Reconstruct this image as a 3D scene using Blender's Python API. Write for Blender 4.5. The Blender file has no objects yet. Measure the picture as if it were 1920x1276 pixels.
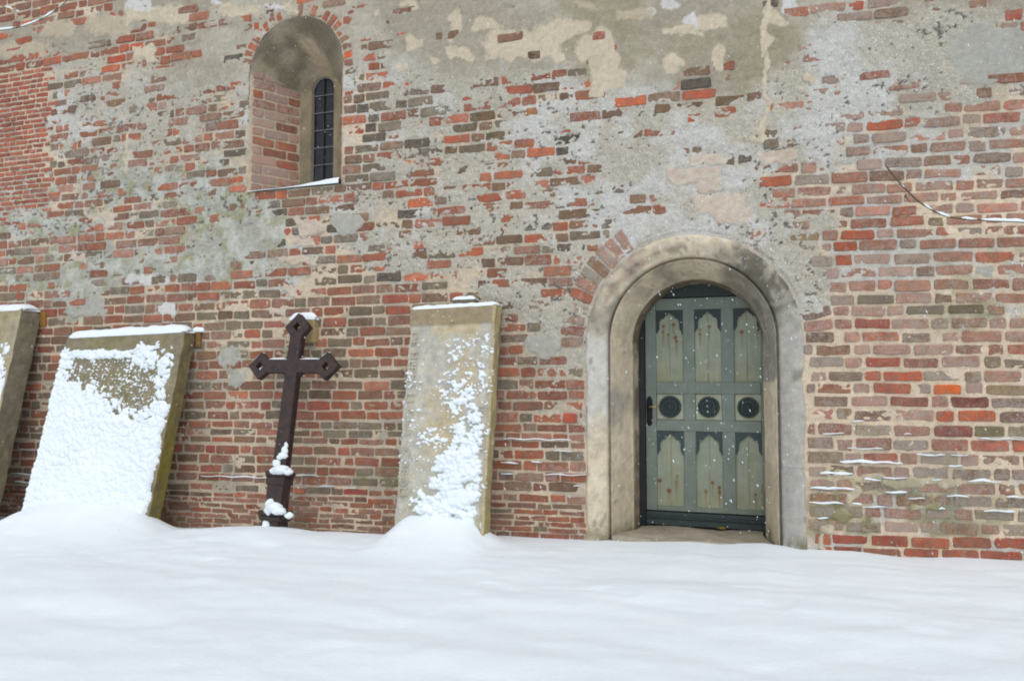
import bpy, math, random
import numpy as np
from mathutils import Vector
random.seed(11)
RNG = np.random.default_rng(11)
scene = bpy.context.scene
R = math.radians

# ------------------------------------------------------------------ camera, sky, sun, exposure
D_WALL, CAMZ, YAW, TILT = 6.81, 1.41, R(19.1), R(3.06)
cam_d = bpy.data.cameras.new('camera'); cam = bpy.data.objects.new('camera', cam_d)
scene.collection.objects.link(cam); scene.camera = cam
cam.location = (0, -D_WALL, CAMZ); cam.rotation_euler = (R(90) + TILT, 0, YAW)
cam_d.lens = 27; cam_d.sensor_width = 36; cam_d.clip_start = 0.05; cam_d.clip_end = 500

world = bpy.data.worlds.new('World'); scene.world = world; world.use_nodes = True
wn, wl = world.node_tree.nodes, world.node_tree.links
wn.clear()
w_out = wn.new('ShaderNodeOutputWorld'); w_bg = wn.new('ShaderNodeBackground')
w_sky = wn.new('ShaderNodeTexSky'); w_sky.sky_type = 'NISHITA'; w_sky.sun_disc = False
w_sky.sun_elevation = R(62); w_sky.sun_rotation = R(150)
w_sky.air_density = 1.0; w_sky.dust_density = 1.0
w_hs = wn.new('ShaderNodeHueSaturation'); w_hs.inputs['Saturation'].default_value = 0.26; w_hs.inputs['Hue'].default_value = 0.485
wl.new(w_sky.outputs[0], w_hs.inputs['Color']); wl.new(w_hs.outputs[0], w_bg.inputs['Color'])
wl.new(w_bg.outputs[0], w_out.inputs['Surface']); w_bg.inputs['Strength'].default_value = 0.15
sun_d = bpy.data.lights.new('sun', 'SUN'); sun = bpy.data.objects.new('sun', sun_d)
scene.collection.objects.link(sun); sun_d.energy = 0.5; sun_d.angle = R(60); sun_d.color = (1, 0.98, 0.95)
sun.rotation_euler = (R(28), 0, R(30))
scene.view_settings.view_transform = 'Standard'; scene.view_settings.look = 'None'
scene.cycles.filter_width = 1.9
scene.view_settings.exposure = 0.44; scene.view_settings.gamma = 1

# ------------------------------------------------------------------ camera maths: a photo point to a point of the place
FPX, CX, CY = 1440.0, 960.0, 638.0
fw = np.array([-math.sin(YAW) * math.cos(TILT), math.cos(YAW) * math.cos(TILT), math.sin(TILT)])
rt = np.array([math.cos(YAW), math.sin(YAW), 0.0]); up = np.cross(rt, fw)
CAM = np.array([0, -D_WALL, CAMZ])
def P(px, py, Y=0.0):
    d = fw * FPX + rt * (px - CX) + up * (CY - py)
    return CAM + d * ((Y - CAM[1]) / d[1])
def PX(px, Y=0.0, py=700): return P(px, py, Y)[0]
def proj(X, Y, Z):
    dx, dy, dz = X - CAM[0], Y - CAM[1], Z - CAM[2]
    dep = dx * fw[0] + dy * fw[1] + dz * fw[2]
    return (CX + FPX * (dx * rt[0] + dy * rt[1]) / dep,
            CY - FPX * (dx * up[0] + dy * up[1] + dz * up[2]) / dep)

# ------------------------------------------------------------------ noise
def _h(i, j, s):
    n = (i.astype(np.int64) * 374761393 + j.astype(np.int64) * 668265263 + s * 974711) & 0x7fffffff
    n = ((n ^ (n >> 13)) * 1274126177) & 0x7fffffff
    n = n ^ (n >> 16)
    return (n & 0xffff) / 65535.0
def vn(x, y, s=0):
    xi, yi = np.floor(x), np.floor(y); fx, fy = x - xi, y - yi
    fx = fx * fx * (3 - 2 * fx); fy = fy * fy * (3 - 2 * fy)
    a, b, c, d = _h(xi, yi, s), _h(xi + 1, yi, s), _h(xi, yi + 1, s), _h(xi + 1, yi + 1, s)
    return ((a + (b - a) * fx) * (1 - fy) + (c + (d - c) * fx) * fy) * 2 - 1
def fbm(x, y, s=0, o=4):
    x = np.asarray(x, float); y = np.asarray(y, float)
    t, a, n = 0, 0.5, 0
    for k in range(o):
        t = t + a * vn(x * 2 ** k + 17.3 * k, y * 2 ** k - 9.1 * k, s + k); n += a; a *= 0.5
    return t / n * 1.5
def worley(x, y, s=0):
    x = np.asarray(x, float); y = np.asarray(y, float)
    xi, yi = np.floor(x), np.floor(y); best = np.full(x.shape, 9.0)
    for di in (-1, 0, 1):
        for dj in (-1, 0, 1):
            ci, cj = xi + di, yi + dj
            d = (ci + _h(ci, cj, s) - x) ** 2 + (cj + _h(ci, cj, s + 7) - y) ** 2
            best = np.minimum(best, d)
    return np.sqrt(best)
def sstep(a, b, x):
    t = np.clip((x - a) / (b - a), 0, 1); return t * t * (3 - 2 * t)
def lin(c):
    c = np.asarray(c, float) / 255
    return np.where(c <= 0.04045, c / 12.92, ((c + 0.055) / 1.055) ** 2.4)

# ------------------------------------------------------------------ objects
COL = scene.collection
def tag(o, label=None, cat=None, group=None, kind=None):
    for k, v in (('label', label), ('category', cat), ('group', group), ('kind', kind)):
        if v: o[k] = v
    return o
def empty(name, loc=(0, 0, 0)):
    o = bpy.data.objects.new(name, None); o.location = loc; COL.objects.link(o); o.empty_display_size = 0.2
    return o
def add_obj(name, me, parent=None, loc=None):
    o = bpy.data.objects.new(name, me); COL.objects.link(o)
    if loc is not None: o.location = loc
    if parent is not None:
        o.parent = parent
        pl = Vector((0, 0, 0)); q = parent
        while q is not None: pl = pl + q.location; q = q.parent
        o.location = Vector(o.location) - pl
    return o
def set_tint(me, tint):
    a = me.attributes.new('tint', 'FLOAT_COLOR', 'POINT')
    a.data.foreach_set('color', np.asarray(tint, np.float32).ravel())
def smooth(me, on=True):
    me.polygons.foreach_set('use_smooth', np.full(len(me.polygons), on))
class MB:
    def __init__(s): s.v, s.f, s.t, s.n = [], [], [], 0
    def add(s, verts, faces, tint=(1, 1, 1, 0)):
        verts = np.asarray(verts, float).reshape(-1, 3)
        s.v.append(verts); s.f += [tuple(i + s.n for i in f) for f in faces]
        t = np.asarray(tint, float)
        s.t.append(np.tile(t, (len(verts), 1)) if t.ndim == 1 else t.reshape(-1, 4))
        s.n += len(verts)
    def grid(s, pts, tint=(1, 1, 1, 0), keep=None, flip=False):
        n, m = pts.shape[:2]; fs = []
        for i in range(n - 1):
            for j in range(m - 1):
                if keep is not None and not keep[i, j]: continue
                q = (i * m + j, (i + 1) * m + j, (i + 1) * m + j + 1, i * m + j + 1)
                fs.append(q[::-1] if flip else q)
        t = np.asarray(tint, float)
        s.add(pts.reshape(-1, 3), fs, t if t.ndim == 1 else t.reshape(-1, 4))
    def box(s, c, hx, hy, hz, tint=(1, 1, 1, 0), bev=0.0):
        c, hx, hy, hz = map(lambda a: np.asarray(a, float), (c, hx, hy, hz))
        if bev <= 0:
            vs = [c + a * hx + b * hy + d * hz for a in (-1, 1) for b in (-1, 1) for d in (-1, 1)]
            s.add(vs, [(0, 1, 3, 2), (4, 6, 7, 5), (0, 4, 5, 1), (2, 3, 7, 6), (0, 2, 6, 4), (1, 5, 7, 3)], tint); return
        def u(a): return a / np.linalg.norm(a)
        bx, by, bz = u(hx) * bev, u(hy) * bev, u(hz) * bev
        vs, idx = [], {}
        for a in (-1, 1):
            for b in (-1, 1):
                for d in (-1, 1):
                    co = c + a * hx + b * hy + d * hz
                    for k, off in (('x', -b * by - d * bz), ('y', -a * bx - d * bz), ('z', -a * bx - b * by)):
                        idx[a, b, d, k] = len(vs); vs.append(co + off)
        fs = []
        for a in (-1, 1):
            fs += [tuple(idx[a, b, d, 'x'] for b, d in ((-1, -1), (1, -1), (1, 1), (-1, 1))),
                   tuple(idx[b, a, d, 'y'] for b, d in ((-1, -1), (1, -1), (1, 1), (-1, 1))),
                   tuple(idx[b, d, a, 'z'] for b, d in ((-1, -1), (1, -1), (1, 1), (-1, 1)))]
            for b in (-1, 1):
                fs += [(idx[a, b, -1, 'x'], idx[a, b, 1, 'x'], idx[a, b, 1, 'y'], idx[a, b, -1, 'y']),
                       (idx[a, -1, b, 'x'], idx[a, 1, b, 'x'], idx[a, 1, b, 'z'], idx[a, -1, b, 'z']),
                       (idx[-1, a, b, 'y'], idx[1, a, b, 'y'], idx[1, a, b, 'z'], idx[-1, a, b, 'z'])]
                for d in (-1, 1): fs.append((idx[a, b, d, 'x'], idx[a, b, d, 'y'], idx[a, b, d, 'z']))
        s.add(vs, fs, tint)
    def tube(s, pts, rad, seg=8, tint=(1, 1, 1, 0), cap=True):
        pts = np.asarray(pts, float); n = len(pts); rad = np.broadcast_to(rad, n)
        ring = []
        for i in range(n):
            t = pts[min(i + 1, n - 1)] - pts[max(i - 1, 0)]; t /= np.linalg.norm(t)
            a = np.cross(t, (0, 0, 1)); a = a if np.linalg.norm(a) > 0.1 else np.cross(t, (0, 1, 0)); a /= np.linalg.norm(a)
            b = np.cross(a, t)
            ring.append([pts[i] + rad[i] * (a * math.cos(q) + b * math.sin(q)) for q in np.linspace(0, 2 * math.pi, seg, endpoint=False)])
        fs = [(i * seg + j, i * seg + (j + 1) % seg, (i + 1) * seg + (j + 1) % seg, (i + 1) * seg + j) for i in range(n - 1) for j in range(seg)]
        if cap: fs += [tuple(range(seg))[::-1], tuple((n - 1) * seg + j for j in range(seg))]
        s.add(np.array(ring), fs, tint)
    def lathe(s, c, ax, prof, seg=24, tint=(1, 1, 1, 0)):
        ax = np.asarray(ax, float); ax /= np.linalg.norm(ax)
        a = np.cross(ax, (0, 0, 1)); a = a if np.linalg.norm(a) > 0.1 else np.array([1.0, 0, 0]); a /= np.linalg.norm(a); b = np.cross(ax, a)
        n = len(prof); vs = [np.asarray(c) + ax * h + r * (a * math.cos(q) + b * math.sin(q)) for r, h in prof for q in np.linspace(0, 2 * math.pi, seg, endpoint=False)]
        fs = [(i * seg + j, i * seg + (j + 1) % seg, (i + 1) * seg + (j + 1) % seg, (i + 1) * seg + j) for i in range(n - 1) for j in range(seg)]
        fs += [tuple((n - 1) * seg + j for j in range(seg)), tuple(range(seg))[::-1]]
        s.add(vs, fs, tint)
    def build(s, name, mat, parent=None, sm=False, origin=None):
        v = np.concatenate(s.v)
        o0 = np.asarray(origin if origin is not None else v.mean(0))
        me = bpy.data.meshes.new(name); me.from_pydata((v - o0).tolist(), [], s.f)
        set_tint(me, np.concatenate(s.t)); me.materials.append(mat); smooth(me, sm); me.update()
        return add_obj(name, me, parent, o0)

# ------------------------------------------------------------------ materials
def mat_base(name, rough=0.9):
    m = bpy.data.materials.new(name); m.use_nodes = True
    nt = m.node_tree; b = nt.nodes['Principled BSDF']; b.inputs['Roughness'].default_value = rough
    return m, nt, b
def nd(nt, t, **k):
    n = nt.nodes.new(t)
    for a, v in k.items():
        if a in n.inputs: n.inputs[a].default_value = v
        else: setattr(n, a, v)
    return n
def noise(nt, scale, detail=4, rough=0.6, vec=None):
    n = nd(nt, 'ShaderNodeTexNoise'); n.inputs['Scale'].default_value = scale
    n.inputs['Detail'].default_value = detail; n.inputs['Roughness'].default_value = rough
    if vec is None: vec = nd(nt, 'ShaderNodeNewGeometry').outputs['Position']
    nt.links.new(vec, n.inputs['Vector']); return n.outputs['Fac']
def ramp(nt, fac, a, b, va=0.0, vb=1.0):
    n = nd(nt, 'ShaderNodeMapRange'); n.inputs['From Min'].default_value = a; n.inputs['From Max'].default_value = b
    n.inputs['To Min'].default_value = va; n.inputs['To Max'].default_value = vb
    nt.links.new(fac, n.inputs['Value']); return n.outputs['Result']
def mathn(nt, op, a, b):
    n = nd(nt, 'ShaderNodeMath', operation=op)
    for i, x in enumerate((a, b)):
        if isinstance(x, (int, float)): n.inputs[i].default_value = x
        else: nt.links.new(x, n.inputs[i])
    return n.outputs[0]
def mix(nt, fac, a, b, typ='MIX'):
    n = nd(nt, 'ShaderNodeMixRGB', blend_type=typ)
    for i, x in ((0, fac), (1, a), (2, b)):
        if isinstance(x, (int, float)): n.inputs[i].default_value = x
        elif isinstance(x, (tuple, list, np.ndarray)): n.inputs[i].default_value = tuple(x) if len(x) == 4 else (*x, 1)
        else: nt.links.new(x, n.inputs[i])
    return n.outputs[0]
def bump(nt, b, h, dist, strength=1.0):
    n = nd(nt, 'ShaderNodeBump'); n.inputs['Distance'].default_value = dist; n.inputs['Strength'].default_value = strength
    nt.links.new(h, n.inputs['Height']); nt.links.new(n.outputs[0], b.inputs['Normal'])
def attr(nt):
    n = nd(nt, 'ShaderNodeAttribute', attribute_name='tint'); return n.outputs['Color'], n.outputs['Alpha']

def make_brick_mat():
    m, nt, b = mat_base('old_brick', 0.92); c, a = attr(nt)
    n1 = noise(nt, 9, 3); n2 = noise(nt, 38, 5, 0.7); n3 = noise(nt, 150, 3, 0.7)
    c = mix(nt, 1.0, c, mix(nt, ramp(nt, n1, 0.3, 0.7), (0.70, 0.72, 0.75), (1.22, 1.18, 1.12)), 'MULTIPLY')
    c = mix(nt, 1.0, c, mix(nt, ramp(nt, n3, 0.3, 0.7), (0.6, 0.6, 0.6), (1.34, 1.34, 1.34)), 'MULTIPLY')
    c = mix(nt, ramp(nt, noise(nt, 15, 4, 0.65), 0.40, 0.66, 0, 0.62), c, (0.20, 0.155, 0.112))
    c = mix(nt, ramp(nt, n2, 0.56, 0.72, 0, 0.6), c, (0.10, 0.088, 0.072))
    # old limewash still sitting on the faces; alpha says how much
    w = mathn(nt, 'ADD', noise(nt, 60, 5, 0.75), mathn(nt, 'MULTIPLY', noise(nt, 14, 2), 0.5))
    w = mathn(nt, 'SUBTRACT', mathn(nt, 'ADD', w, mathn(nt, 'MULTIPLY', a, 0.5)), 0.92)
    w = ramp(nt, w, 0.0, 0.2, 0, 0.72)
    c = mix(nt, w, c, mix(nt, 0.35, (0.44, 0.40, 0.355), c))
    nt.links.new(c, b.inputs['Base Color'])
    bump(nt, b, mathn(nt, 'ADD', n2, mathn(nt, 'MULTIPLY', n3, 0.4)), 0.006)
    return m
def make_sheet_mat():
    m, nt, b = mat_base('plaster_and_mortar', 0.95); c, a = attr(nt)
    n1 = noise(nt, 22, 5, 0.65); n2 = noise(nt, 110, 4, 0.7); n3 = noise(nt, 4, 3)
    c = mix(nt, 1.0, c, mix(nt, ramp(nt, n1, 0.3, 0.7), (0.84, 0.84, 0.84), (1.13, 1.13, 1.12)), 'MULTIPLY')
    c = mix(nt, 1.0, c, mix(nt, ramp(nt, n2, 0.3, 0.7), (0.74, 0.74, 0.74), (1.2, 1.2, 1.2)), 'MULTIPLY')
    c = mix(nt, 1.0, c, mix(nt, ramp(nt, n3, 0.3, 0.7), (0.93, 0.92, 0.9), (1.06, 1.06, 1.07)), 'MULTIPLY')
    # pits, their small shadows painted dark, and white grains of the rough coat; alpha is its roughness
    pit = mathn(nt, 'MULTIPLY', ramp(nt, noise(nt, 55, 3, 0.6), 0.62, 0.7), a)
    c = mix(nt, mathn(nt, 'MULTIPLY', pit, 0.7), c, (0.16, 0.155, 0.14))
    gr = mathn(nt, 'MULTIPLY', ramp(nt, noise(nt, 85, 2, 0.5), 0.6, 0.68), a)
    c = mix(nt, mathn(nt, 'MULTIPLY', gr, 0.8), c, (0.74, 0.74, 0.74))
    nt.links.new(c, b.inputs['Base Color'])
    hgt = mathn(nt, 'ADD', mathn(nt, 'MULTIPLY', n2, 0.5), mathn(nt, 'MULTIPLY', noise(nt, 55, 3, 0.6), mathn(nt, 'MULTIPLY', a, -1.2)))
    bump(nt, b, hgt, 0.011)
    return m
def make_stone_mat(name='weathered_stone', grain=0.25, bd=0.004, rough=0.92):
    m, nt, b = mat_base(name, rough); c, a = attr(nt)
    n1 = noise(nt, 12, 5, 0.65); n2 = noise(nt, 90, 4, 0.7)
    c = mix(nt, 1.0, c, mix(nt, ramp(nt, n1, 0.3, 0.7), (1 - grain,) * 3, (1 + grain * .7,) * 3), 'MULTIPLY')
    c = mix(nt, 1.0, c, mix(nt, ramp(nt, n2, 0.3, 0.7), (1 - grain * .8,) * 3, (1 + grain * .6,) * 3), 'MULTIPLY')
    nt.links.new(c, b.inputs['Base Color']); bump(nt, b, n2, bd); return m
def make_snow():
    m, nt, b = mat_base('snow', 0.7)
    n1 = noise(nt, 140, 4, 0.7); n2 = noise(nt, 3, 2)
    c = mix(nt, ramp(nt, n2, 0.3, 0.7), (0.805, 0.865, 0.91), (0.835, 0.888, 0.925))
    nt.links.new(c, b.inputs['Base Color']); b.inputs['Specular IOR Level'].default_value = 0.2
    bump(nt, b, mathn(nt, 'ADD', mathn(nt, 'MULTIPLY', n1, .35), noise(nt, 32, 3)), 0.008, 0.6); return m
def make_paint(name, rough=0.55):
    m, nt, b = mat_base(name, rough); c, a = attr(nt)
    g = nd(nt, 'ShaderNodeNewGeometry'); mp = nd(nt, 'ShaderNodeMapping'); mp.inputs['Scale'].default_value = (14, 14, 1.6)
    nt.links.new(g.outputs['Position'], mp.inputs['Vector'])
    n1 = noise(nt, 3, 5, 0.6, mp.outputs[0]); n2 = noise(nt, 60, 4, 0.7); n3 = noise(nt, 5, 3)
    c = mix(nt, 1.0, c, mix(nt, ramp(nt, n1, 0.3, 0.7), (0.91, 0.91, 0.9), (1.07, 1.07, 1.07)), 'MULTIPLY')
    c = mix(nt, 1.0, c, mix(nt, ramp(nt, n3, 0.3, 0.7), (0.85, 0.88, 0.86), (1.1, 1.08, 1.08)), 'MULTIPLY')
    c = mix(nt, ramp(nt, n2, 0.66, 0.74, 0, 0.5), c, (0.07, 0.06, 0.045))
    nt.links.new(c, b.inputs['Base Color']); bump(nt, b, n1, 0.003); return m
def make_iron():
    m, nt, b = mat_base('rusty_iron', 0.62)
    n1 = noise(nt, 16, 5, 0.65); n2 = noise(nt, 70, 4, 0.7)
    c = mix(nt, ramp(nt, n1, 0.35, 0.65), (0.022, 0.017, 0.017), (0.060, 0.033, 0.026))
    c = mix(nt, ramp(nt, n2, 0.55, 0.75, 0, 0.6), c, (0.13, 0.055, 0.03))
    nt.links.new(c, b.inputs['Base Color']); b.inputs['Metallic'].default_value = 0.15
    bump(nt, b, n2, 0.002); return m
def make_glass():
    m, nt, b = mat_base('dark_leaded_glass', 0.25)
    n = noise(nt, 8, 3)
    nt.links.new(mix(nt, ramp(nt, n, 0.3, 0.7), (0.010, 0.011, 0.014), (0.030, 0.032, 0.038)), b.inputs['Base Color'])
    b.inputs['Specular IOR Level'].default_value = 0.3
    bump(nt, b, noise(nt, 14, 2), 0.004); return m
M_BRICK, M_SHEET, M_STONE, M_SNOW = make_brick_mat(), make_sheet_mat(), make_stone_mat(), make_snow()
M_DRESS = make_stone_mat('dressed_stone', 0.2, 0.005)
M_PAINT, M_IRON, M_GLASS = make_paint('door_paint'), make_iron(), make_glass()
M_WOOD = make_paint('bare_wood', 0.85)
M_BARK = make_stone_mat('twig_bark', 0.25, 0.002, 0.8)
def plain(name, col, rough=0.5, metal=0.0):
    m, nt, b = mat_base(name, rough); b.inputs['Metallic'].default_value = metal
    nt.links.new(mix(nt, ramp(nt, noise(nt, 40, 4), 0.3, 0.7), np.array(col) * 0.75, np.array(col) * 1.2), b.inputs['Base Color']); return m
M_BRASS = plain('brass', (0.62, 0.40, 0.10), 0.35, 0.9)
M_DARK = plain('dark_interior', (0.012, 0.012, 0.014), 0.9)
M_LEAD = plain('lead_came', (0.22, 0.22, 0.23), 0.6, 0.3)
def tint(rgb, a=0.0): return np.array([*lin(rgb), a])

# ------------------------------------------------------------------ what the wall looks like where (read off the photograph, 40 px cells)
COV = """
222224677798755566778888889999999999569633678865
777788646565555557789999999999999999977788788965
655553223757555553899999999668999988567878996534
234343688885555553798999944479998646785678789775
003676647645555553455887435678542237777888666533
004546676644444423356443776668876877765654443322
005655544334444412454445656589777875676544322222
222266743433333335645564654577656655666543222111
433368875653222224545765766677876675221112111112
433344335676322443446766756577557567731011111111
677743333688842365356776653557878765887310000011
223444335788643243775664445558888888851000022344
445666665865633224875533345558888888875100011322
455753323433442111111256764358888888887100000143
122541121111133110000036877768888888865000001333
000110000000122000000002265668888888821000001111
000000000043000000000001275558888888811000002211
000000000034000000000000033448888888810000001111
000000000000000000000000333338888888810000000000
000000000000000222200000233328888888811000000000
000000000000001222000000122218888888811100000000
000000000000000000000000111118888888811110000000
000000000000000000000000110018888888811110000000
000000000000000000000000000008888888811111000000
000000000000000000000000000008888888811110000000
000000000000000000000000000008888888811110000000
000000000000000000000000000008888888811111111111
""".split()
COV = np.array([[int(ch) for ch in (r + r[-1] * 48)[:48]] for r in COV], float) / 9
def bil(g, px, py):
    x = np.clip(px / 40 - 0.5, 0, g.shape[1] - 1.001); y = np.clip(py / 40 - 0.5, 0, g.shape[0] - 1.001)
    i, j = y.astype(int), x.astype(int); fy, fx = y - i, x - j
    return (g[i, j] * (1 - fx) + g[i, j + 1] * fx) * (1 - fy) + (g[i + 1, j] * (1 - fx) + g[i + 1, j + 1] * fx) * fy
# repairs: (x, y, half width, half height, kind): c cream, p pink wash, t tan, g grey
PATCH = [(1130, 105, 26, 52, 'c'), (1105, 92, 26, 22, 'c'), (1140, 150, 34, 16, 'c'), (1118, 172, 17, 11, 'c'), (1010, 85, 42, 26, 'c'), (1040, 60, 34, 22, 'c'),
 (960, 92, 46, 14, 'c'), (945, 72, 26, 12, 'c'), (905, 45, 14, 14, 'c'), (925, 52, 24, 6, 'c'), (855, 50, 7, 36, 'c'), (865, 100, 22, 9, 'c'), (952, 108, 14, 9, 'c'),
 (1048, 107, 12, 11, 'c'), (880, 110, 10, 7, 'c'), (815, 110, 10, 7, 'c'), (775, 82, 11, 13, 'c'), (755, 127, 14, 8, 'c'), (700, 28, 7, 7, 'c'), (770, 8, 12, 12, 'c'),
 (1085, 52, 20, 18, 'c'), (1218, 26, 11, 10, 'w'), (1190, 30, 34, 10, 't'), (1255, 8, 18, 12, 'w'), (1300, 45, 20, 14, 'w'), (1340, 38, 26, 18, 'c'), (1262, 118, 20, 16, 'c'),
 (1345, 112, 12, 26, 'c'), (1285, 60, 40, 6, 'c'), (1450, 40, 22, 14, 'c'), (1485, 15, 18, 12, 'w'), (1515, 148, 8, 7, 'c'), (1100, 8, 20, 6, 't'),
 (1434, 45, 7, 50, 'c'), (1427, 90, 6, 22, 'c'), (1440, 125, 6, 36, 'c'), (1436, 190, 5, 40, 'c'), (1434, 240, 7, 20, 'c'), (1433, 262, 24, 5, 'c'),
 (330, 28, 34, 20, 'c'), (200, 48, 38, 16, 't'), (270, 28, 34, 14, 'c'), (262, 8, 22, 12, 'w'), (405, 6, 12, 7, 'w'), (450, 20, 40, 9, 'c'), (520, 12, 24, 5, 'w'), (546, 14, 8, 16, 'c'),
 (40, 95, 48, 12, 't'), (12, 100, 20, 10, 't'), (110, 52, 30, 14, 't'), (270, 98, 22, 12, 'c'), (290, 115, 12, 7, 'c'), (240, 285, 4, 44, 'c'),
 (1325, 300, 34, 11, 'p'), (1300, 330, 44, 13, 'p'), (1455, 295, 34, 12, 'p'), (1330, 350, 20, 12, 'p'), (1345, 385, 46, 18, 'p'), (1370, 405, 34, 14, 'p'),
 (575, 415, 24, 9, 'p'), (582, 432, 26, 9, 'p'), (570, 452, 16, 8, 'p'), (560, 487, 36, 9, 'p'), (540, 545, 14, 9, 'p'), (535, 583, 30, 9, 'p'), (545, 605, 18, 8, 'p'),
 (205, 413, 12, 9, 'p'), (145, 483, 14, 9, 'p'), (262, 525, 22, 10, 'w'), (305, 523, 18, 10, 'w'), (312, 577, 14, 10, 'w'), (165, 575, 34, 18, 'g'),
 (1025, 650, 32, 24, 'g'), (430, 672, 20, 18, 'g'), (440, 712, 18, 16, 'g'), (648, 416, 30, 20, 'g'), (1895, 100, 50, 50, 'g'), (1840, 100, 60, 60, 'g'), (1845, 505, 20, 11, 'g'),
 (1580, 890, 16, 9, 'c'), (1600, 925, 10, 24, 'c'), (1580, 965, 10, 16, 'c'), (1550, 992, 16, 7, 'c'), (1545, 1015, 7, 14, 'c'), (1640, 895, 20, 5, 'c'), (1730, 905, 70, 6, 'c'), (1735, 950, 30, 6, 'c')]
PCOL = {'c': (204, 190, 166), 'p': (204, 190, 172), 't': (186, 172, 148), 'g': (172, 170, 160), 'w': (210, 207, 203)}

def sheet_fields(X, Z):
    """height of mortar and plaster (metres proud of the brick faces) and its colour, at wall points"""
    px, py = proj(X, 0 * X, Z)
    px = np.clip(px, 2, 1917); py = np.clip(py, 2, 1070)
    wx, wy = px + 10 * fbm(X * 6, Z * 6, 3, 3), py + 9 * fbm(X * 6, Z * 6, 8, 3)
    c = bil(COV, wx, wy)
    nb = fbm(X * 7, Z * 13, 21, 4); nf = fbm(X * 32, Z * 38, 31, 3)
    g = c + 0.27 * nb * sstep(0.02, 0.3, c) + 0.07 * nf * sstep(0.02, 0.3, c)
    right = sstep(1440, 1520, px)
    h0 = -0.0068 + 0.0045 * fbm(X * 24, Z * 34, 5, 3) + 0.002 * fbm(X * 4, Z * 9, 6, 3)
    cov = sstep(0.29, 1.04, g)
    h = h0 + (0.014 - h0) * cov
    # plaster kinds
    top = 130 + 50 * sstep(1040, 1100, px) * (1 - sstep(1380, 1480, px)) - 110 * sstep(1470, 1560, px) + 45 * sstep(260, 350, px) * sstep(520, 460, px) - 30 * sstep(330, 260, px) + 26 * fbm(X * 3, Z * 3, 40, 3)
    T = sstep(34, -34, py - top)
    G = sstep(640, 500, px + 60 * fbm(X * 2, Z * 2, 44, 3)) * (1 - T) * sstep(230, 330, py + 40 * fbm(X * 3, Z * 3, 49, 3))
    big = fbm(X * 1.7, Z * 1.7, 50, 4); med = fbm(X * 7, Z * 7, 55, 4)
    def cl(rgb): return lin(rgb)[None]
    sh = X.shape; f = lambda a: a.reshape(-1, 1)
    W = cl((180, 172, 156)) + (cl((196, 193, 186)) - cl((180, 172, 156))) * f(sstep(-0.35, 0.45, big + 0.5 * med))
    warm = sstep(0.1, 0.6, fbm(X * 1.3 + 5, Z * 1.3, 58, 3)) * 0.8
    W = W + (cl((186, 178, 160)) - W) * f(warm)
    Tc = cl((164, 155, 138)) + (cl((184, 176, 160)) - cl((164, 155, 138))) * f(sstep(-0.4, 0.5, big + 0.4 * med))
    Tc = Tc + (cl((158, 149, 126)) - Tc) * f(sstep(0.0, 0.6, fbm(X * 2.3, Z * 2.3, 60, 4)) * sstep(700, 1000, px))
    Gc = cl((164, 163, 150)) + (cl((184, 184, 174)) - cl((164, 163, 150))) * f(sstep(-0.4, 0.4, med))
    Gc = Gc + (cl((150, 146, 104)) - Gc) * f(sstep(0.15, 0.6, fbm(X * 9, Z * 9, 63, 4)) * 0.7)
    pl = W * f((1 - T) * (1 - G)) + Gc * f((1 - T) * G) + Tc * f(T)
    mo = cl((206, 188, 164)) + (cl((214, 195, 170)) - cl((206, 188, 164))) * f(right)
    mo = mo * f(1 + 0.12 * big)
    mo = mo + (cl((168, 160, 146)) - mo) * f((1 - right) * sstep(0.05, 0.5, fbm(X * 3, Z * 3, 66, 3)) * 0.7)
    mo = mo + (cl((190, 190, 184)) - mo) * f(right * sstep(0.0, 0.5, fbm(X * 2.5, Z * 2.5, 67, 3)) * 0.8)
    mix_ = sstep(0.22, 0.55, g)
    col = mo + (pl - mo) * f(mix_)
    rough = mix_ * (1 - T) * (1 - 0.45 * G)
    # dark specks where the coat has broken off
    spk = sstep(0.74, 0.84, fbm(X * 26, Z * 30, 70, 3) + 0.35 * fbm(X * 3, Z * 3, 71, 2)) * mix_ * (1 - T)
    col = col + (cl((92, 88, 80)) - col) * f(spk * 0.9); h = h - 0.005 * spk
    hr = 0.0030 * fbm(X * 36, Z * 36, 75, 2) * rough + 0.0012 * fbm(X * 18, Z * 18, 76, 3)
    h = h + hr
    # small repairs
    ex, ey = px + 11 * fbm(X * 9, Z * 9, 80, 5), py + 9 * fbm(X * 9, Z * 9, 83, 5)
    for (qx, qy, rx, ry, k) in PATCH:
        near = (np.abs(px - qx) < rx * 1.7 + 14) & (np.abs(py - qy) < ry * 1.7 + 14)
        if not near.any(): continue
        d = ((ex[near] - qx) / rx) ** 2 + ((ey[near] - qy) / ry) ** 2
        if rx > ry * 1.8 or k == 'p':
            d = np.maximum(np.abs(ex[near] - qx) / rx, np.abs(ey[near] - qy) / ry) ** 3
        a = sstep(1.3, 0.75, d)
        cc = lin(PCOL[k])
        if k == 'p':
            a2 = a * 0.9; cc = cc[None] + (lin((190, 150, 140)) - cc)[None] * (0.35 * sstep(0.0, 0.5, fbm(X[near] * 14, Z[near] * 40, 86, 3)))[:, None]
        else: a2 = a * 0.95
        col[near.ravel()] = col[near.ravel()] * (1 - a2[:, None]) + cc * a2[:, None]
        h[near] = h[near] * (1 - a) + (0.009 + 0.001 * med[near]) * a
        rough[near] = rough[near] * (1 - a)
    # moss and lichen
    ms = moss(px, py, X, Z) * 0.75
    col = col + (cl((112, 112, 62)) - col) * f(ms)
    # keep the rim of the door surround and window flush
    rd = arch_r(X, Z, PXC, PSPR); h = np.where(rd < 0.955, np.minimum(h, 0.002), h)
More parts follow.
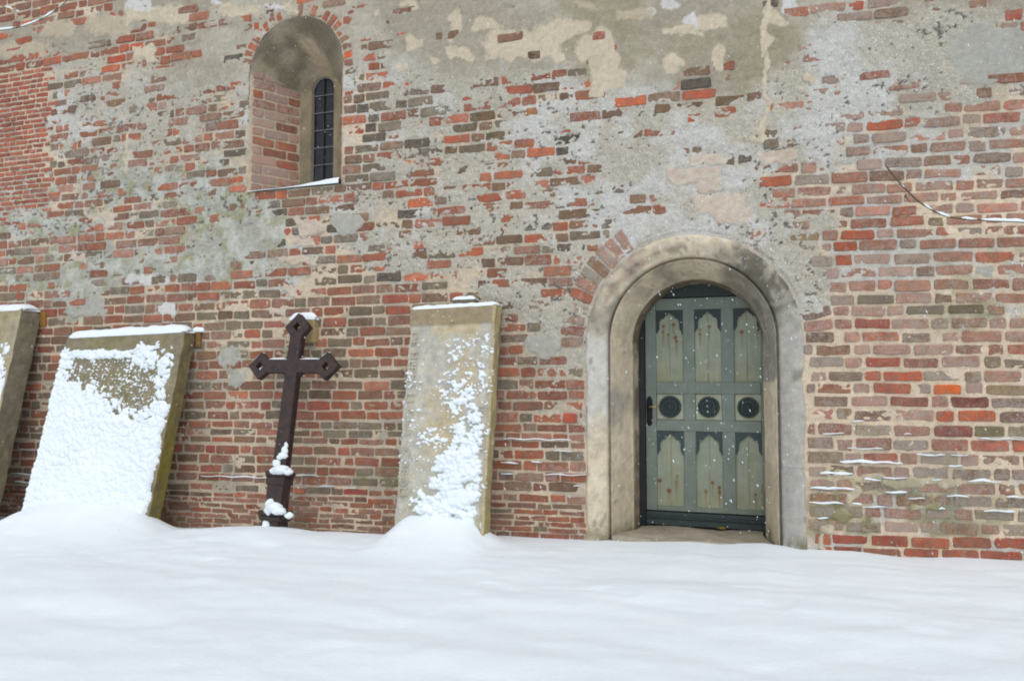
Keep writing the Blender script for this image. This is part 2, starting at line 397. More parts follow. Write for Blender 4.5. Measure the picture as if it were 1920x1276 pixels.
    return h, np.concatenate([np.clip(col, 0.01, 0.85), f(np.clip(rough, 0, 1))], 1), g
def moss(px, py, X, Z):
    n = fbm(X * 5, Z * 5, 90, 4)
    a = sstep(1490, 1540, px) * sstep(840, 960, py) * sstep(-0.25, 0.5, n) * (1 - 0.7 * sstep(1000, 1010, py)) * (1 - 0.5 * sstep(1700, 1900, px))
    b = sstep(1720, 1800, px) * sstep(420, 480, py) * sstep(660, 600, py) * sstep(-0.1, 0.5, n) * 0.55
    c = sstep(640, 680, px) * sstep(750, 730, px) * sstep(860, 880, py) * sstep(925, 905, py) * sstep(-0.2, 0.4, n) * 0.8
    d = sstep(1000, 900, px) * sstep(950, 985, py) * sstep(0.0, 0.5, n) * 0.5
    return np.clip(a + b + c + d, 0, 1)

# ------------------------------------------------------------------ openings
PXC, PW = -0.725, 0.915                      # portal centre and half width
PSPR = CAMZ + 0.362                          # springing height
WXL, WXR = PX(467, 0, 240), PX(641, 0, 240)
WXC, WW = (WXL + WXR) / 2, (WXR - WXL) / 2
WSILL = P(550, 352, 0)[2]; WSPR = P(572, 29, 0)[2] - WW
def arch_r(X, Z, xc, spr):
    return np.where(Z < spr, np.abs(X - xc), np.hypot(X - xc, Z - spr))
def in_portal(X, Z, w=PW): return arch_r(X, Z, PXC, PSPR) < w
def in_window(X, Z, w=None): return (arch_r(X, Z, WXC, WSPR) < (WW if w is None else w)) & (Z > WSILL)

wall = empty('church_wall', (-3.0, 0, 0))
tag(wall, 'weathered red brick church wall with crumbling grey plaster, small arched window and portal', 'wall', kind='thing')

# ------------------------------------------------------------------ mortar and plaster sheet with real relief
def axis(parts):
    out = []
    for a, b, s in parts: out.append(np.linspace(a, b, max(2, int(round((b - a) / s))), endpoint=False))
    return np.concatenate(out + [[parts[-1][1]]])
gx = axis([(-12.5, -9.3, 0.06), (-9.3, -6.5, 0.017), (-6.5, -3.6, 0.012), (-3.6, 2.0, 0.0088), (2.0, 4.6, 0.05)])
gz = axis([(-0.5, -0.25, 0.05), (-0.25, 4.6, 0.0088), (4.6, 6.4, 0.013), (6.4, 7.6, 0.06)])
GX, GZ = np.meshgrid(gx, gz, indexing='ij')
H, TINT, GCOV = sheet_fields(GX, GZ)
nX, nZ = GX.shape
hole = in_portal(GX, GZ, PW - 0.03) | in_window(GX, GZ)
keep = ~(hole[:-1, :-1] & hole[1:, :-1] & hole[1:, 1:] & hole[:-1, 1:]) if False else ~(hole[:-1, :-1] | hole[1:, :-1] | hole[1:, 1:] | hole[:-1, 1:])
idx = np.arange(nX * nZ).reshape(nX, nZ)
quads = np.stack([idx[:-1, :-1], idx[1:, :-1], idx[1:, 1:], idx[:-1, 1:]], -1)[keep]
def big_mesh(name, co, quads, tintarr, mat, parent=None, origin=(0, 0, 0), sm=True, used=None):
    if used is None:
        used = np.zeros(len(co), bool); used[quads.ravel()] = True
    remap = np.cumsum(used) - 1
    co = co[used] - np.asarray(origin); q = remap[quads]
    me = bpy.data.meshes.new(name)
    me.vertices.add(len(co)); me.vertices.foreach_set('co', co.astype(np.float32).ravel())
    me.loops.add(q.size); me.loops.foreach_set('vertex_index', q.astype(np.int32).ravel())
    me.polygons.add(len(q)); me.polygons.foreach_set('loop_start', np.arange(0, q.size, 4, dtype=np.int32))
    me.update(calc_edges=True); me.validate()
    if tintarr is not None: set_tint(me, tintarr[used])
    me.materials.append(mat); smooth(me, sm)
    return add_obj(name, me, parent, origin)
big_mesh('plaster', np.stack([GX, -H, GZ], -1).reshape(-1, 3), quads, TINT, M_SHEET, wall, (-3, 0, 0))
def sheet_at(X, Z):
    i = np.clip(np.searchsorted(gx, X), 0, nX - 1); j = np.clip(np.searchsorted(gz, Z), 0, nZ - 1)
    return H[i, j]

# the mass of the wall behind the faces
mb = MB()
x0, x1, z0, z1, yb = -12.5, 4.6, -0.5, 7.6, 1.6
mb.add([(x0, .02, z0), (x0, yb, z0), (x1, yb, z0), (x1, .02, z0), (x0, .02, z1), (x0, yb, z1), (x1, yb, z1), (x1, .02, z1)],
       [(0, 1, 5, 4), (1, 2, 6, 5), (2, 3, 7, 6), (4, 5, 6, 7), (0, 3, 2, 1)], tint((150, 140, 128)))
mb.build('masonry_core', M_SHEET, wall)

# ------------------------------------------------------------------ brick courses
SL = np.array([(150, 88, -.19), (40, 148, -.165), (330, 263, -.14), (80, 277, -.115), (240, 458, -.1), (250, 410, -.1), (80, 550, -.055), (260, 543, -.06), (290, 595, -.035),
 (500, 625, -.025), (550, 645, -.017), (560, 757, .005), (600, 775, .012), (620, 844, .03), (600, 948, .03), (750, 255, -.083), (750, 384, -.06), (1700, 440, -.035), (1700, 630, -.01),
 (1700, 705, .003), (1750, 780, .005), (1820, 178, -.07), (1820, 270, -.05), (1760, 1010, .034), (1750, 860, .012), (1300, 200, -.096), (950, 210, -.1), (890, 255, -.07), (1120, 297, -.07), (1640, 12, -.11)])
def sfeat(x, y):
    x = np.asarray(x, float) / 1000; y = (np.asarray(y, float) - 715) / 1000
    return np.stack([np.ones_like(x), x, y, x * y, y * y, x * y * y], -1)
SC = np.linalg.lstsq(sfeat(SL[:, 0], SL[:, 1]), SL[:, 2], rcond=None)[0]
def slope(x, y): return float(sfeat(np.array(x), np.clip(y, -60, 1060)) @ SC)
LEFT = [603, 621.8, 641, 661, 680, 700.6, 721.5, 740.4, 759.7, 779, 797.6, 812.7, 826.8, 845.8, 865, 884, 902, 922, 936, 946, 956.5, 967, 977, 988, 999, 1011, 1025,
        583, 563.5, 543.5, 524, 504.5, 485, 466.5, 446.5, 427.5, 408.5, 389.5, 371.5, 353.5, 336, 318.5, 300, 281.5, 263, 245, 226.5, 207, 187.5]
LEFT += [187.5 - 18.6 * k for k in range(1, 32)]
RIGHT = [415.5, 436.7, 459, 485, 509, 534.5, 559.4, 582, 606, 631, 655, 679.4, 704.6, 728.7, 753, 779, 806, 833, 860, 886, 913, 938, 962.5, 988, 1014, 1037, 1061, 1085,
         393, 371.7, 350.7, 328, 303.5, 279.5, 255.5, 230.5, 206.7, 183.5]
RIGHT += [183.5 - 23 * k for k in range(1, 16)]
def curve(xr, yr, xa, xb):
    pts = [(xr, yr)]
    for sgn, end in ((-1, xa), (1, xb)):
        x, y, out = xr, yr, []
        while (x - end) * sgn < 0:
            y += sgn * 12 * slope(x, y); x += sgn * 12; out.append((x, y))
        pts = out[::-1] + pts if sgn < 0 else pts + out
    w = np.array([P(a, b) for a, b in pts]); return w[:, 0], w[:, 2]
def ext_interp(X, xs, zs):
    X = np.asarray(X, float); z = np.interp(X, xs, zs)
    a = (zs[4] - zs[0]) / (xs[4] - xs[0]); b = (zs[-1] - zs[-5]) / (xs[-1] - xs[-5])
    return np.where(X < xs[0], zs[0] + (X - xs[0]) * a * 0.3, np.where(X > xs[-1], zs[-1] + (X - xs[-1]) * b * 0.3, z))
def zone_curves(ref, xr, xa, xb):
    ref = sorted(ref, reverse=True); cs = [curve(xr, y, xa, xb) for y in ref]
    return cs
LC = zone_curves(LEFT, 650, -60, 1400); RC = zone_curves(RIGHT, 1700, 1230, 1990)

PAL = {
 'red': [(166, 92, 62), (158, 84, 58), (178, 100, 68), (152, 86, 60), (146, 82, 60), (160, 98, 72)],
 'brown': [(128, 98, 76), (120, 90, 72), (136, 104, 80), (112, 86, 70), (140, 100, 76)],
 'dark': [(126, 116, 99), (120, 108, 90), (130, 121, 104), (114, 101, 82)],
 'black': [(78, 74, 68), (90, 84, 74)],
 'pink': [(170, 120, 98), (164, 112, 92), (178, 130, 110), (160, 106, 86), (168, 124, 106)],
 'orange': [(196, 98, 56), (186, 92, 58), (178, 86, 56)],
 'fresh': [(176, 86, 60), (168, 80, 58), (160, 74, 56), (184, 96, 70)],
 'olive': [(134, 124, 88), (122, 112, 80)], 'mauve': [(156, 108, 92), (150, 100, 84)]}
def pick(px, py):
    r = random.random
    def ch(*ws):
        t = random.random() * sum(w for _, w in ws)
        for k, w in ws:
            t -= w
            if t <= 0: return k
        return ws[-1][0]
    if py > 1003 and px > 1500: return 'fresh' if r() < .9 else 'red', 0.1
    if px > 1470:
        if py < 300: return ch(('red', 3), ('brown', 3), ('dark', 1.5), ('orange', 1), ('pink', 2)), 0.45
        if py > 840: return ch(('pink', 4), ('olive', 2), ('brown', 1.5), ('red', 1.2), ('dark', 1)), 0.5
        return ch(('pink', 5), ('mauve', 1.2), ('red', 2.6), ('dark', 1.0), ('orange', .5), ('brown', 1.2), ('olive', .5)), 0.42
    if py > 930 and px < 900: return ch(('mauve', 4), ('red', 3), ('brown', 1)), 0.25
    if py > 520:
        if 930 < px < 1110: return ch(('red', 5), ('brown', 1.5), ('dark', 1.2), ('mauve', 1)), 0.25
        return ch(('red', 4.6), ('brown', 3), ('dark', 2.2), ('mauve', 1), ('fresh', .25)), 0.22
    if px < 260 and py < 60: return ch(('mauve', 3), ('red', 2), ('orange', .5)), 0.05
    if px < 330 and py < 130: return ch(('red', 3), ('orange', 2), ('dark', 1)), 0.15
    if px < 420: return ch(('red', 4), ('brown', 2.5), ('dark', 1), ('pink', 1.5)), 0.35
    return ch(('brown', 3.2), ('red', 3), ('orange', 1.4), ('dark', 1.6), ('black', .8)), 0.25
BR = []
ZB = np.array([0.0, 0.0, 1.0]); NB = np.array([0, -1.0, 0])
def add_brick(c, t, u, n, L, h, hb=None, col=None, wash=None, force=False, depth=0.05):
    px, py = proj(*c)
    k_mute = col is None
    if col is None:
        k, w = pick(float(px), float(py)); col = random.choice(PAL[k]); wash = w if wash is None else wash
    col = lin(col) * random.uniform(0.80, 1.20)
    lum = col @ np.array([.3, .55, .15]); sat = .90; col = (lum + (col - lum) * sat) * np.array([1.04, .97, .88])
    if px > 1470 and k_mute and py < 1000: col = col + (lin((178, 122, 96)) - col) * .2; wash = (wash or 0) + .08
    m = float(moss(np.array([px]), np.array([py]), np.array([c[0]]), np.array([c[2]]))[0]) * 0.55
    col = col * (1 - m) + lin((116, 112, 66)) * m
    BR.append(dict(c=np.asarray(c, float), t=t, u=u, n=n, L=L, h=h, hb=(random.gauss(0, 0.003) if bil(COV, np.array([px]), np.array([py]))[0] < .25 else random.gauss(0, 0.0062)) if hb is None else hb,
                   col=col, wash=max(0, (wash or 0) + .02 + random.uniform(-.2, .22)), px=float(px), py=float(py), force=force, depth=depth))
SMALL_X = (-13, PX(98, 0, 250)); SMALL_Z = (P(50, 425)[2], P(50, 128)[2])
def in_small(x, z):
    px, py = proj(x, 0.0, z)
    return px < 95 + 8 * math.sin(z * 40) and 136 - 0.15 * (px - 40) < py < 425 - 0.1 * px
def course(xs, zs, hts, X0, X1, S, Hd, joint, blocked):
    x = X0 + random.uniform(0, S)
    last = 'H'
    while x < X1:
        k = 'H' if (last != 'H' and random.random() < 0.48) else 'S'
        if random.random() < 0.06: k = 'Q'
        last = k
        L = {'S': S, 'H': Hd, 'Q': S * .72}[k] * random.uniform(0.93, 1.06); j = joint * random.uniform(0.7, 1.4)
        xa, xb = x, x + L; x = xb + j
        # trim at openings
        segs = [(xa, xb)]
        xm = (xa + xb) / 2; z = float(ext_interp(xm, xs, zs)); hh = float(np.interp(xm, hts[0], hts[1]))
        bl = [blocked(q, z) for q in np.linspace(xa, xb, 9)]
        if all(bl): continue
        if any(bl):
            qs = np.linspace(xa, xb, 9); free = [q for q, b_ in zip(qs, bl) if not b_]
            xa, xb = free[0], free[-1]
            if xb - xa < 0.06: continue
        xm = (xa + xb) / 2; L = xb - xa; z = float(ext_interp(xm, xs, zs))
        dz = float(ext_interp(xm + .05, xs, zs)) - float(ext_interp(xm - .05, xs, zs))
        t = np.array([0.1, 0, dz + random.gauss(0, .0009)]); t /= np.linalg.norm(t)
        add_brick((xm, 0, z + random.gauss(0, .0035)), t, np.cross(NB, t) * -1, NB, L, hh * random.uniform(.88, 1.07))
RING_P, RING_W = 1.17, WW + 0.13
def blocked_l(x, z):
    if in_small(x, z): return True
    if z > PSPR - .1 and arch_r(np.array(x), np.array(z), PXC, PSPR) < RING_P + .012: return True
    if in_portal(np.array(x), np.array(z), PW + .012): return True
    if z > WSPR and arch_r(np.array(x), np.array(z), WXC, WSPR) < RING_W + .012: return True
    return bool(in_window(np.array(x), np.array(z), WW + .004)) or bool(abs(x - WXC) < WW and z > WSILL - .01 and z < WSPR)
for C, X0, X1, S, Hd, jt, ratio in ((LC, -12.4, PX(1305, 0, 250), .276, .13, .017, .80), (RC, PX(1312, 0, 250), 4.5, .258, .116, .021, .78)):
    for k in range(len(C)):
        xs, zs = C[k]
        if k + 1 < len(C): nz = C[k + 1][1]; nxs = C[k + 1][0]
        else: continue
        kp = max(k - 1, 0)
        sx = np.linspace(-12, 4.5, 24)
        gap = np.minimum(ext_interp(sx, nxs, nz) - ext_interp(sx, xs, zs), 0.125)
        if k > 0:
            gapd = ext_interp(sx, xs, zs) - ext_interp(sx, *C[k - 1]); gap = np.minimum(gap, gapd * 1.05)
        if zs.mean() < -0.35: continue
        course(xs, zs, (sx, np.clip(gap * ratio, 0.028, 0.1)), X0, X1, S, Hd, jt, blocked_l)
# the small-format red infill at the far left
yy = 134.0
while yy < 428:
    xs, zs = curve(60, yy, -60, 120); ok = True
    x = -12.3 + random.uniform(0, .2)
    while x < SMALL_X[1] + .1:
        L = random.choice((.19, .19, .09)) * random.uniform(.92, 1.06); xm = x + L / 2; z = float(ext_interp(xm, xs, zs))
        if in_small(xm, z):
            add_brick((xm, 0, z), np.array([1.0, 0, -.02]), ZB, NB, L, .043, col=random.choice(PAL['fresh']), wash=.0 if yy < 290 else .3, hb=random.gauss(.001, .002))
        x += L + .016
    yy += 9.35
# voussoirs round both arches
def ring(xc, spr, r0, r1, a0, a1, n, cols, wash):
    for k in range(n):
        a = a0 + (a1 - a0) * (k + .5) / n + random.gauss(0, .006)
        d = np.array([math.cos(a), 0, math.sin(a)]); tt = np.array([-math.sin(a), 0, math.cos(a)])
        rm = (r0 + r1) / 2
        wdt = rm * abs(a1 - a0) / n - .02
        c = np.array([xc, 0, spr]) + d * rm
        add_brick(c, d, tt, NB, (r1 - r0) * random.uniform(.85, 1), wdt, hb=random.gauss(0, .005) + (.009 if xc > -2 and 2.1 < a < 3.0 else 0) + (.006 if xc < -2 and a < .9 else 0), col=random.choice(PAL[random.choice(cols)]), wash=wash)
ring(PXC, PSPR, PW + .02, RING_P, R(-3), R(183), 32, ('red', 'pink', 'dark', 'brown'), .45)
ring(WXC, WSPR, WW + .012, RING_W, R(-4), R(184), 24, ('red', 'orange', 'mauve'), .2)
# bricks of the photograph that stand out by their colour
for x, y, c in [(1778, 729, (216, 104, 48)), (1700, 729, (176, 96, 72)), (1612, 443, (170, 82, 50)), (1580, 464, (166, 78, 48)), (1597, 488, (182, 92, 58)), (1645, 606, (166, 84, 70)), (1610, 560, (176, 84, 64)),
                (1725, 704, (188, 94, 66)), (1640, 704, (178, 98, 68)), (1750, 780, (182, 92, 62)), (1840, 780, (190, 96, 60)), (1842, 753, (130, 62, 54)), (1800, 583, (102, 94, 66)), (1750, 583, (122, 110, 94)), (1710, 753, (146, 90, 72)),
                (1880, 806, (122, 112, 80)), (1752, 806, (136, 80, 70)), (1665, 680, (170, 88, 68)), (1820, 840, (184, 110, 86)), (1900, 840, (190, 104, 78)), (1655, 560, (124, 112, 96)),
                (640, 845, (190, 86, 66)), (560, 757, (182, 92, 76)), (600, 757, (178, 84, 66)), (700, 620, (150, 88, 68)), (745, 560, (168, 86, 66)), (1078, 790, (190, 78, 58)), (680, 920, (160, 70, 58)), (380, 845, (168, 76, 66)),
                (255, 80, (196, 84, 48)), (212, 105, (190, 80, 50)), (655, 100, (222, 100, 50)), (970, 155, (190, 92, 66)), (1005, 147, (140, 72, 56)), (985, 167, (168, 88, 68)), (890, 180, (186, 88, 62)), (1035, 285, (198, 110, 74)), (920, 215, (110, 88, 60)), (990, 208, (160, 108, 70)), (930, 255, (104, 88, 62)),
                (1330, 175, (190, 92, 64)), (1270, 205, (112, 88, 60)), (1360, 190, (104, 82, 54)), (960, 275, (168, 100, 70)), (850, 280, (116, 88, 60)), (900, 355, (160, 92, 62)), (1100, 400, (116, 88, 64)), (1620, 15, (184, 92, 70)), (1690, 115, (178, 90, 64)), (1645, 232, (186, 92, 62)), (1840, 85, (190, 92, 66)), (1860, 108, (194, 92, 66)), (1900, 40, (176, 88, 66))]:
    b = min(BR, key=lambda q: abs(q['px'] - x) / 2.5 + abs(q['py'] - y)); b['col'] = lin(c); b['wash'] *= .4; b['hb'] = max(b['hb'], .003)

# left jamb of the window: splayed brick reveal
DW = 0.50
WIN = PX(563, DW, 250)                        # inner left corner
WHALF = WXC - WIN
for sgn in (-1, 1):
    a = np.array([WXC + sgn * WW, 0.0, 0]); b = np.array([WXC + sgn * WHALF, DW, 0]); t = b - a; ln = np.linalg.norm(t); t /= ln
    n = np.cross(t, ZB) * (1 if sgn < 0 else -1); n = n if n[1] < 0 else -n
    if sgn < 0: n = np.array([abs(n[0]), n[1], 0])
    else: n = np.array([-abs(n[0]), n[1], 0])
    z = WSILL + .06; k = 0
    while z < WSPR + .12:
        x = .035
        first = True
        while x < ln - .03:
            L = (.12 if (k % 2 == 0 and first) else .26) * random.uniform(.9, 1.1); L = min(L, ln - .012 - x); first = False
            if L > .04:
                q = random.random()
                add_brick(a + t * (x + L / 2) + np.array([0, 0, z]), t if sgn < 0 else -t, ZB, n, L, .082, col=random.choice(PAL['red'] + PAL['mauve'] + [(176, 80, 60)]), wash=random.choice((.1, .45, .65, .8)), hb=random.gauss(.009, .0015), force=True)
            x += L + .016
        z += .104; k += 1

def brick_verts(b):
    L, h = b['L'], b['h']; j = lambda s: random.uniform(-s, s)
    r = min(h, L) * random.uniform(.08, .17)
    o = [(-L/2 + r, -h/2), (0 + j(L*.15), -h/2 + j(.003)), (L/2 - r, -h/2), (L/2, -h/2 + r), (L/2, h/2 - r), (L/2 - r, h/2), (j(L*.15), h/2 + j(.003)), (-L/2 + r, h/2), (-L/2, h/2 - r), (-L/2, -h/2 + r)]
    e = .0048
    o = [(x + j(e), y + j(e)) for x, y in o]
    bv = .006
    tx, ty = j(.0028) / (L / 2), j(.0022) / (h / 2)
    rings = []
    for s, pr in ((0, -b['depth']), (0, b['hb'] - .0055), (bv, b['hb'])):
        for x, y in o:
            ix = x * (1 - s / (L / 2)); iy = y * (1 - s / (h / 2))
            p = pr + (tx * x + ty * y if s or pr > -.02 else 0)
            rings.append(b['c'] + b['t'] * ix + b['u'] * iy + b['n'] * p)
    n = 10
    fs = [(q * n + i, q * n + (i + 1) % n, (q + 1) * n + (i + 1) % n, (q + 1) * n + i) for q in (0, 1) for i in range(n)]
    fs.append(tuple(2 * n + i for i in range(n)))
    # make faces look outwards
    if np.dot(np.cross(b['t'], b['u']), b['n']) < 0: fs = [f[::-1] for f in fs]
    return np.array(rings), fs
# how much of each brick shows through the coat, and how large in the photograph
vis = []
for b in BR:
    if b['force']: b['vis'] = 1.0
    else:
        us = np.linspace(-.42, .42, 5)
        X = np.array([b['c'][0] + b['t'][0] * b['L'] * i + b['u'][0] * b['h'] * k for i in us for k in (-.3, 0, .3)])
        Zz = np.array([b['c'][2] + b['t'][2] * b['L'] * i + b['u'][2] * b['h'] * k for i in us for k in (-.3, 0, .3)])
        b['vis'] = float((sheet_at(X, Zz) < b['hb'] + .003).mean())
    c0, c1 = b['c'] - b['t'] * b['L'] / 2, b['c'] + b['t'] * b['L'] / 2
    ax, ay = proj(*c0); bx, by = proj(*c1); ux, uy = proj(*(b['c'] + b['u'] * b['h']))
    inside = 8 < b['px'] < 1912 and 5 < b['py'] < 1025
    hidden = (b['py'] > 600 and (740 < b['px'] < 940)) or (b['py'] > 640 and 60 < b['px'] < 345)
    b['area'] = b['vis'] * abs(bx - ax) * math.hypot(ux - b['px'], uy - b['py']) * (1 if inside and not hidden else 0)
BR = [b for b in BR if b['vis'] > 0.0]
BR.sort(key=lambda b: -b['area'])
rest = MB()
for i, b in enumerate(BR):
    v, f = brick_verts(b); tn = np.array([*b['col'], b['wash']])
    if i < 300 and b['vis'] >= .5:
        m = MB(); m.add(v, f, tn); m.build('brick', M_BRICK, wall, origin=b['c'])
    else: rest.add(v, f, tn)
o = rest.build('brickwork', M_BRICK, wall, origin=(-3, 0, 0)); o['kind'] = 'stuff'
print('bricks', len(BR))

# ------------------------------------------------------------------ window: plastered niche, jamb mortar, leaded light
def arch_path(w, z0, spr, n=28, xc=0.0):
    pts = [(xc - w, z) for z in np.linspace(z0, spr, 12, endpoint=False)]
    pts += [(xc - w * math.cos(a), spr + w * math.sin(a)) for a in np.linspace(0, math.pi, n)]
    pts += [(xc + w, z) for z in np.linspace(spr, z0, 13)[1:]]
    return np.array(pts)
nwin = empty('window', (WXC, DW, WSILL)); nwin.parent = wall; nwin.location = Vector((WXC + 3, DW, WSILL))
def stack(profile, xc, zs_fn, spr_fn, n=28):
    rows = []
    for w, d in profile:
        p = arch_path(w, zs_fn(w, d), spr_fn(w, d), n, xc)
        rows.append(np.stack([p[:, 0], np.full(len(p), d), p[:, 1]], 1))
    return np.array(rows)
GA, GB = PX(588, DW + .04, 250), PX(629, DW + .04, 250)
GL, GXC = (GB - GA) / 2, (GA + GB) / 2
WSPR_IN = P(612, 143, DW)[2] - GL            # springing of the slim light
# reveal: flange, splay (mortar), then soffit in olive plaster
prof = [(WW + .05, .03), (WW + .004, .004)] + [(WW + (WHALF - WW) * s, DW * s) for s in np.linspace(.02, 1, 14)]
inner_top = P(575, 118, DW)[2]
def w_spr(w, d):
    s = min(max(d / DW, 0), 1); return WSPR + (WSPR_IN - .10 - WSPR) * s
g = stack(prof, WXC, lambda w, d: WSILL, w_spr)
gm = g.reshape(-1, 3); nn = fbm(gm[:, 0] * 5 + gm[:, 1] * 6, gm[:, 2] * 5, 101, 4)
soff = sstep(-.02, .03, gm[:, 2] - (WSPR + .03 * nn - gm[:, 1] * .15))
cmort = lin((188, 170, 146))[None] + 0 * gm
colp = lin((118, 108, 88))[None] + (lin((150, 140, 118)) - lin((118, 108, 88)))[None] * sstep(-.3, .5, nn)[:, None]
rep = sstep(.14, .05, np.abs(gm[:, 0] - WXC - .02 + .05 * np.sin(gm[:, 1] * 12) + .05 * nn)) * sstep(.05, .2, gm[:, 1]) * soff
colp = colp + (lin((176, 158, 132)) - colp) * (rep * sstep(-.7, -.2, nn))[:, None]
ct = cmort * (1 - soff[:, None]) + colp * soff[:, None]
nrm_off = .004 * fbm(gm[:, 0] * 8 + gm[:, 1] * 9, gm[:, 2] * 8, 105, 3)
gm2 = gm.copy(); gm2[:, 1] += nrm_off * 0.5; gm2[:, 2] += nrm_off * soff
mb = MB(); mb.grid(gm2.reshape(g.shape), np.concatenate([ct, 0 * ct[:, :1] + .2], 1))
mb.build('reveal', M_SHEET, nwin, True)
# back wall of the niche with a slim arched opening
outer = arch_path(WHALF + .01, WSILL - .02, w_spr(WHALF, DW), 28, WXC); innr = arch_path(GL, WSILL - .02, WSPR_IN, 28, GXC)
rows = np.array([np.stack([outer[:, 0] * (1 - s) + innr[:, 0] * s, np.full(len(outer), DW - .002), outer[:, 1] * (1 - s) + innr[:, 1] * s], 1) for s in np.linspace(0, 1, 6)]
                + [np.stack([innr[:, 0], np.full(len(innr), DW + .06), innr[:, 1]], 1)])
rf = rows.reshape(-1, 3); q = fbm(rf[:, 0] * 6, rf[:, 2] * 5, 111, 4)
tc = lin((132, 121, 98))[None] + (lin((158, 142, 114)) - lin((132, 121, 98)))[None] * sstep(-.4, .4, q)[:, None]
mb = MB(); mb.grid(rows, np.concatenate([tc, 0 * tc[:, :1]], 1)); mb.build('plaster_surround', M_SHEET, nwin, True)
# panes, cames
zb = WSILL - .01; zt = WSPR_IN + GL
m = MB(); m.box((GXC, DW + .11, (zb + zt) / 2), (GL + .05, 0, 0), (0, .004, 0), (0, 0, (zt - zb) / 2 + .05)); m.build('dark_room', M_DARK, nwin)
ap = arch_path(GL, zb, WSPR_IN, 20, GXC)
fr = MB(); fr.tube([(x, DW + .035, z) for x, z in ap], .011, 6); fr.build('frame', M_LEAD, nwin)
nrow = 8; hz = [zb + (WSPR_IN + GL * .15 - zb) * k / (nrow - 1.6) for k in range(nrow)]
for k in range(nrow):
    za = hz[k]; z2 = hz[k + 1] if k + 1 < nrow else zt
    if za > zt - .03: break
    for s in (-1, 1):
        zz = np.linspace(za + .003, min(z2, zt - .004) - .003, 5); poly = []
        def hw(z): return GL - .012 if z < WSPR_IN else math.sqrt(max((GL - .012) ** 2 - (z - WSPR_IN) ** 2, 0))
        L_ = [(GXC + s * .004, z) for z in zz]; R_ = [(GXC + s * max(hw(z), .005), z) for z in zz]
        tl = random.uniform(-.006, .006)
        arr = np.array([[(x, DW + .045 + tl * (x - GXC) / GL, z) for x, z in L_], [(x, DW + .045 + tl, z) for x, z in R_]])
        m = MB(); m.grid(arr, flip=s > 0); m.build('pane', M_GLASS, nwin)
for z in hz[1:]:
    if z < zt - .04:
        m = MB(); w_ = GL if z < WSPR_IN else math.sqrt(GL ** 2 - (z - WSPR_IN) ** 2)
        m.tube([(GXC - w_, DW + .036, z), (GXC, DW + .033, z + random.uniform(-.003, .003)), (GXC + w_, DW + .036, z)], .0065, 6); m.build('came', M_LEAD, nwin)
m = MB(); m.tube([(GXC, DW + .03, zb), (GXC + .004, DW + .028, (zb + zt) / 2), (GXC, DW + .03, zt)], .0045, 6); m.build('centre_bar', M_DARK, nwin)
# sloping sill bed
m = MB(); 
sg = np.array([[(WXC + s * (WW + (WHALF - WW) * t_) * 1.04, -.006 + (DW + .05) * t_, WSILL - .012 + .03 * t_) for s in np.linspace(-1, 1, 9)] for t_ in np.linspace(0, 1, 6)])
m.grid(sg, tint((170, 152, 128)), flip=True); m.build('sill', M_SHEET, nwin)

# ------------------------------------------------------------------ snow helpers
def snow_roll(mb, pts, w, h, outv, seed=0, seg=8, ends=True, rough=.25):
    """a soft ridge of snow along pts, w deep along outv on either side, h high"""
    pts = np.asarray(pts, float); n = len(pts); outv = np.asarray(outv, float)
    s = np.linspace(0, 1, n); env = np.clip(np.minimum(s, 1 - s) * n / 2.5, 0.12, 1) ** .5 if ends else np.ones(n)
    hh = np.broadcast_to(h, n) * env * (1 + rough * fbm(s * n * .35 + seed * 3.7, s * 0 + seed, seed, 3)); ww = np.broadcast_to(w, n) * (.5 + .5 * env) * (1 + rough * .7 * fbm(s * n * .3 + seed * 1.3, s * 0 + 5 + seed, seed + 3, 3))
    ang = np.linspace(0, math.pi, seg); rows = []
    for i in range(n):
        row = [pts[i] + outv * ww[i] * math.cos(a) + ZB * hh[i] * max(math.sin(a), 0) ** .7 for a in ang]
        row += [pts[i] - outv * ww[i] * .9 - ZB * .004, pts[i] + outv * ww[i] * .9 - ZB * .004, row[0]]
        rows.append(row)
    rows = np.array(rows)
    m2 = seg + 2
    fs = [(i * (m2 + 1) + j, i * (m2 + 1) + j + 1, (i + 1) * (m2 + 1) + j + 1, (i + 1) * (m2 + 1) + j) for i in range(n - 1) for j in range(m2)]
    fs += [tuple(range(m2)), tuple((n - 1) * (m2 + 1) + j for j in range(m2))[::-1]]
    mb.add(rows.reshape(-1, 3), fs, (1, 1, 1, 0))
# window sill snow: thin to the left, banked up against the right jamb
m = MB()
xs_ = np.linspace(WXC - WW + .02, WXC + WW - .01, 26)
sl = ext_interp(xs_, np.array([WXC - WW, WXC, WXC + .01, WXC + .02, WXC + WW]), np.array([0, 0, 0, 0, 0.0]))
rows = []
for d, bul in ((-.035, 0.0), (-.04, .45), (-.028, .8), (0, 1.0), (.12, 1.1), (.3, 1.2), (.52, 1.2)):
    hgt = (.012 + .055 * sstep(.35, 1, (xs_ - xs_[0]) / (xs_[-1] - xs_[0])) ** 1.2) * (1 + .12 * fbm(xs_ * 9, xs_ * 0 + d * 4, 7, 2))
    wlim = WW + (WHALF - WW) * max(d, 0) / DW
    rows.append(np.stack([WXC + (xs_ - WXC) * wlim / WW, np.full(26, d), WSILL - .004 + hgt * bul + .03 * max(d, 0) / DW], 1))
m.grid(np.array(rows), flip=True); m.build('sill_snow', M_SNOW, nwin, True)

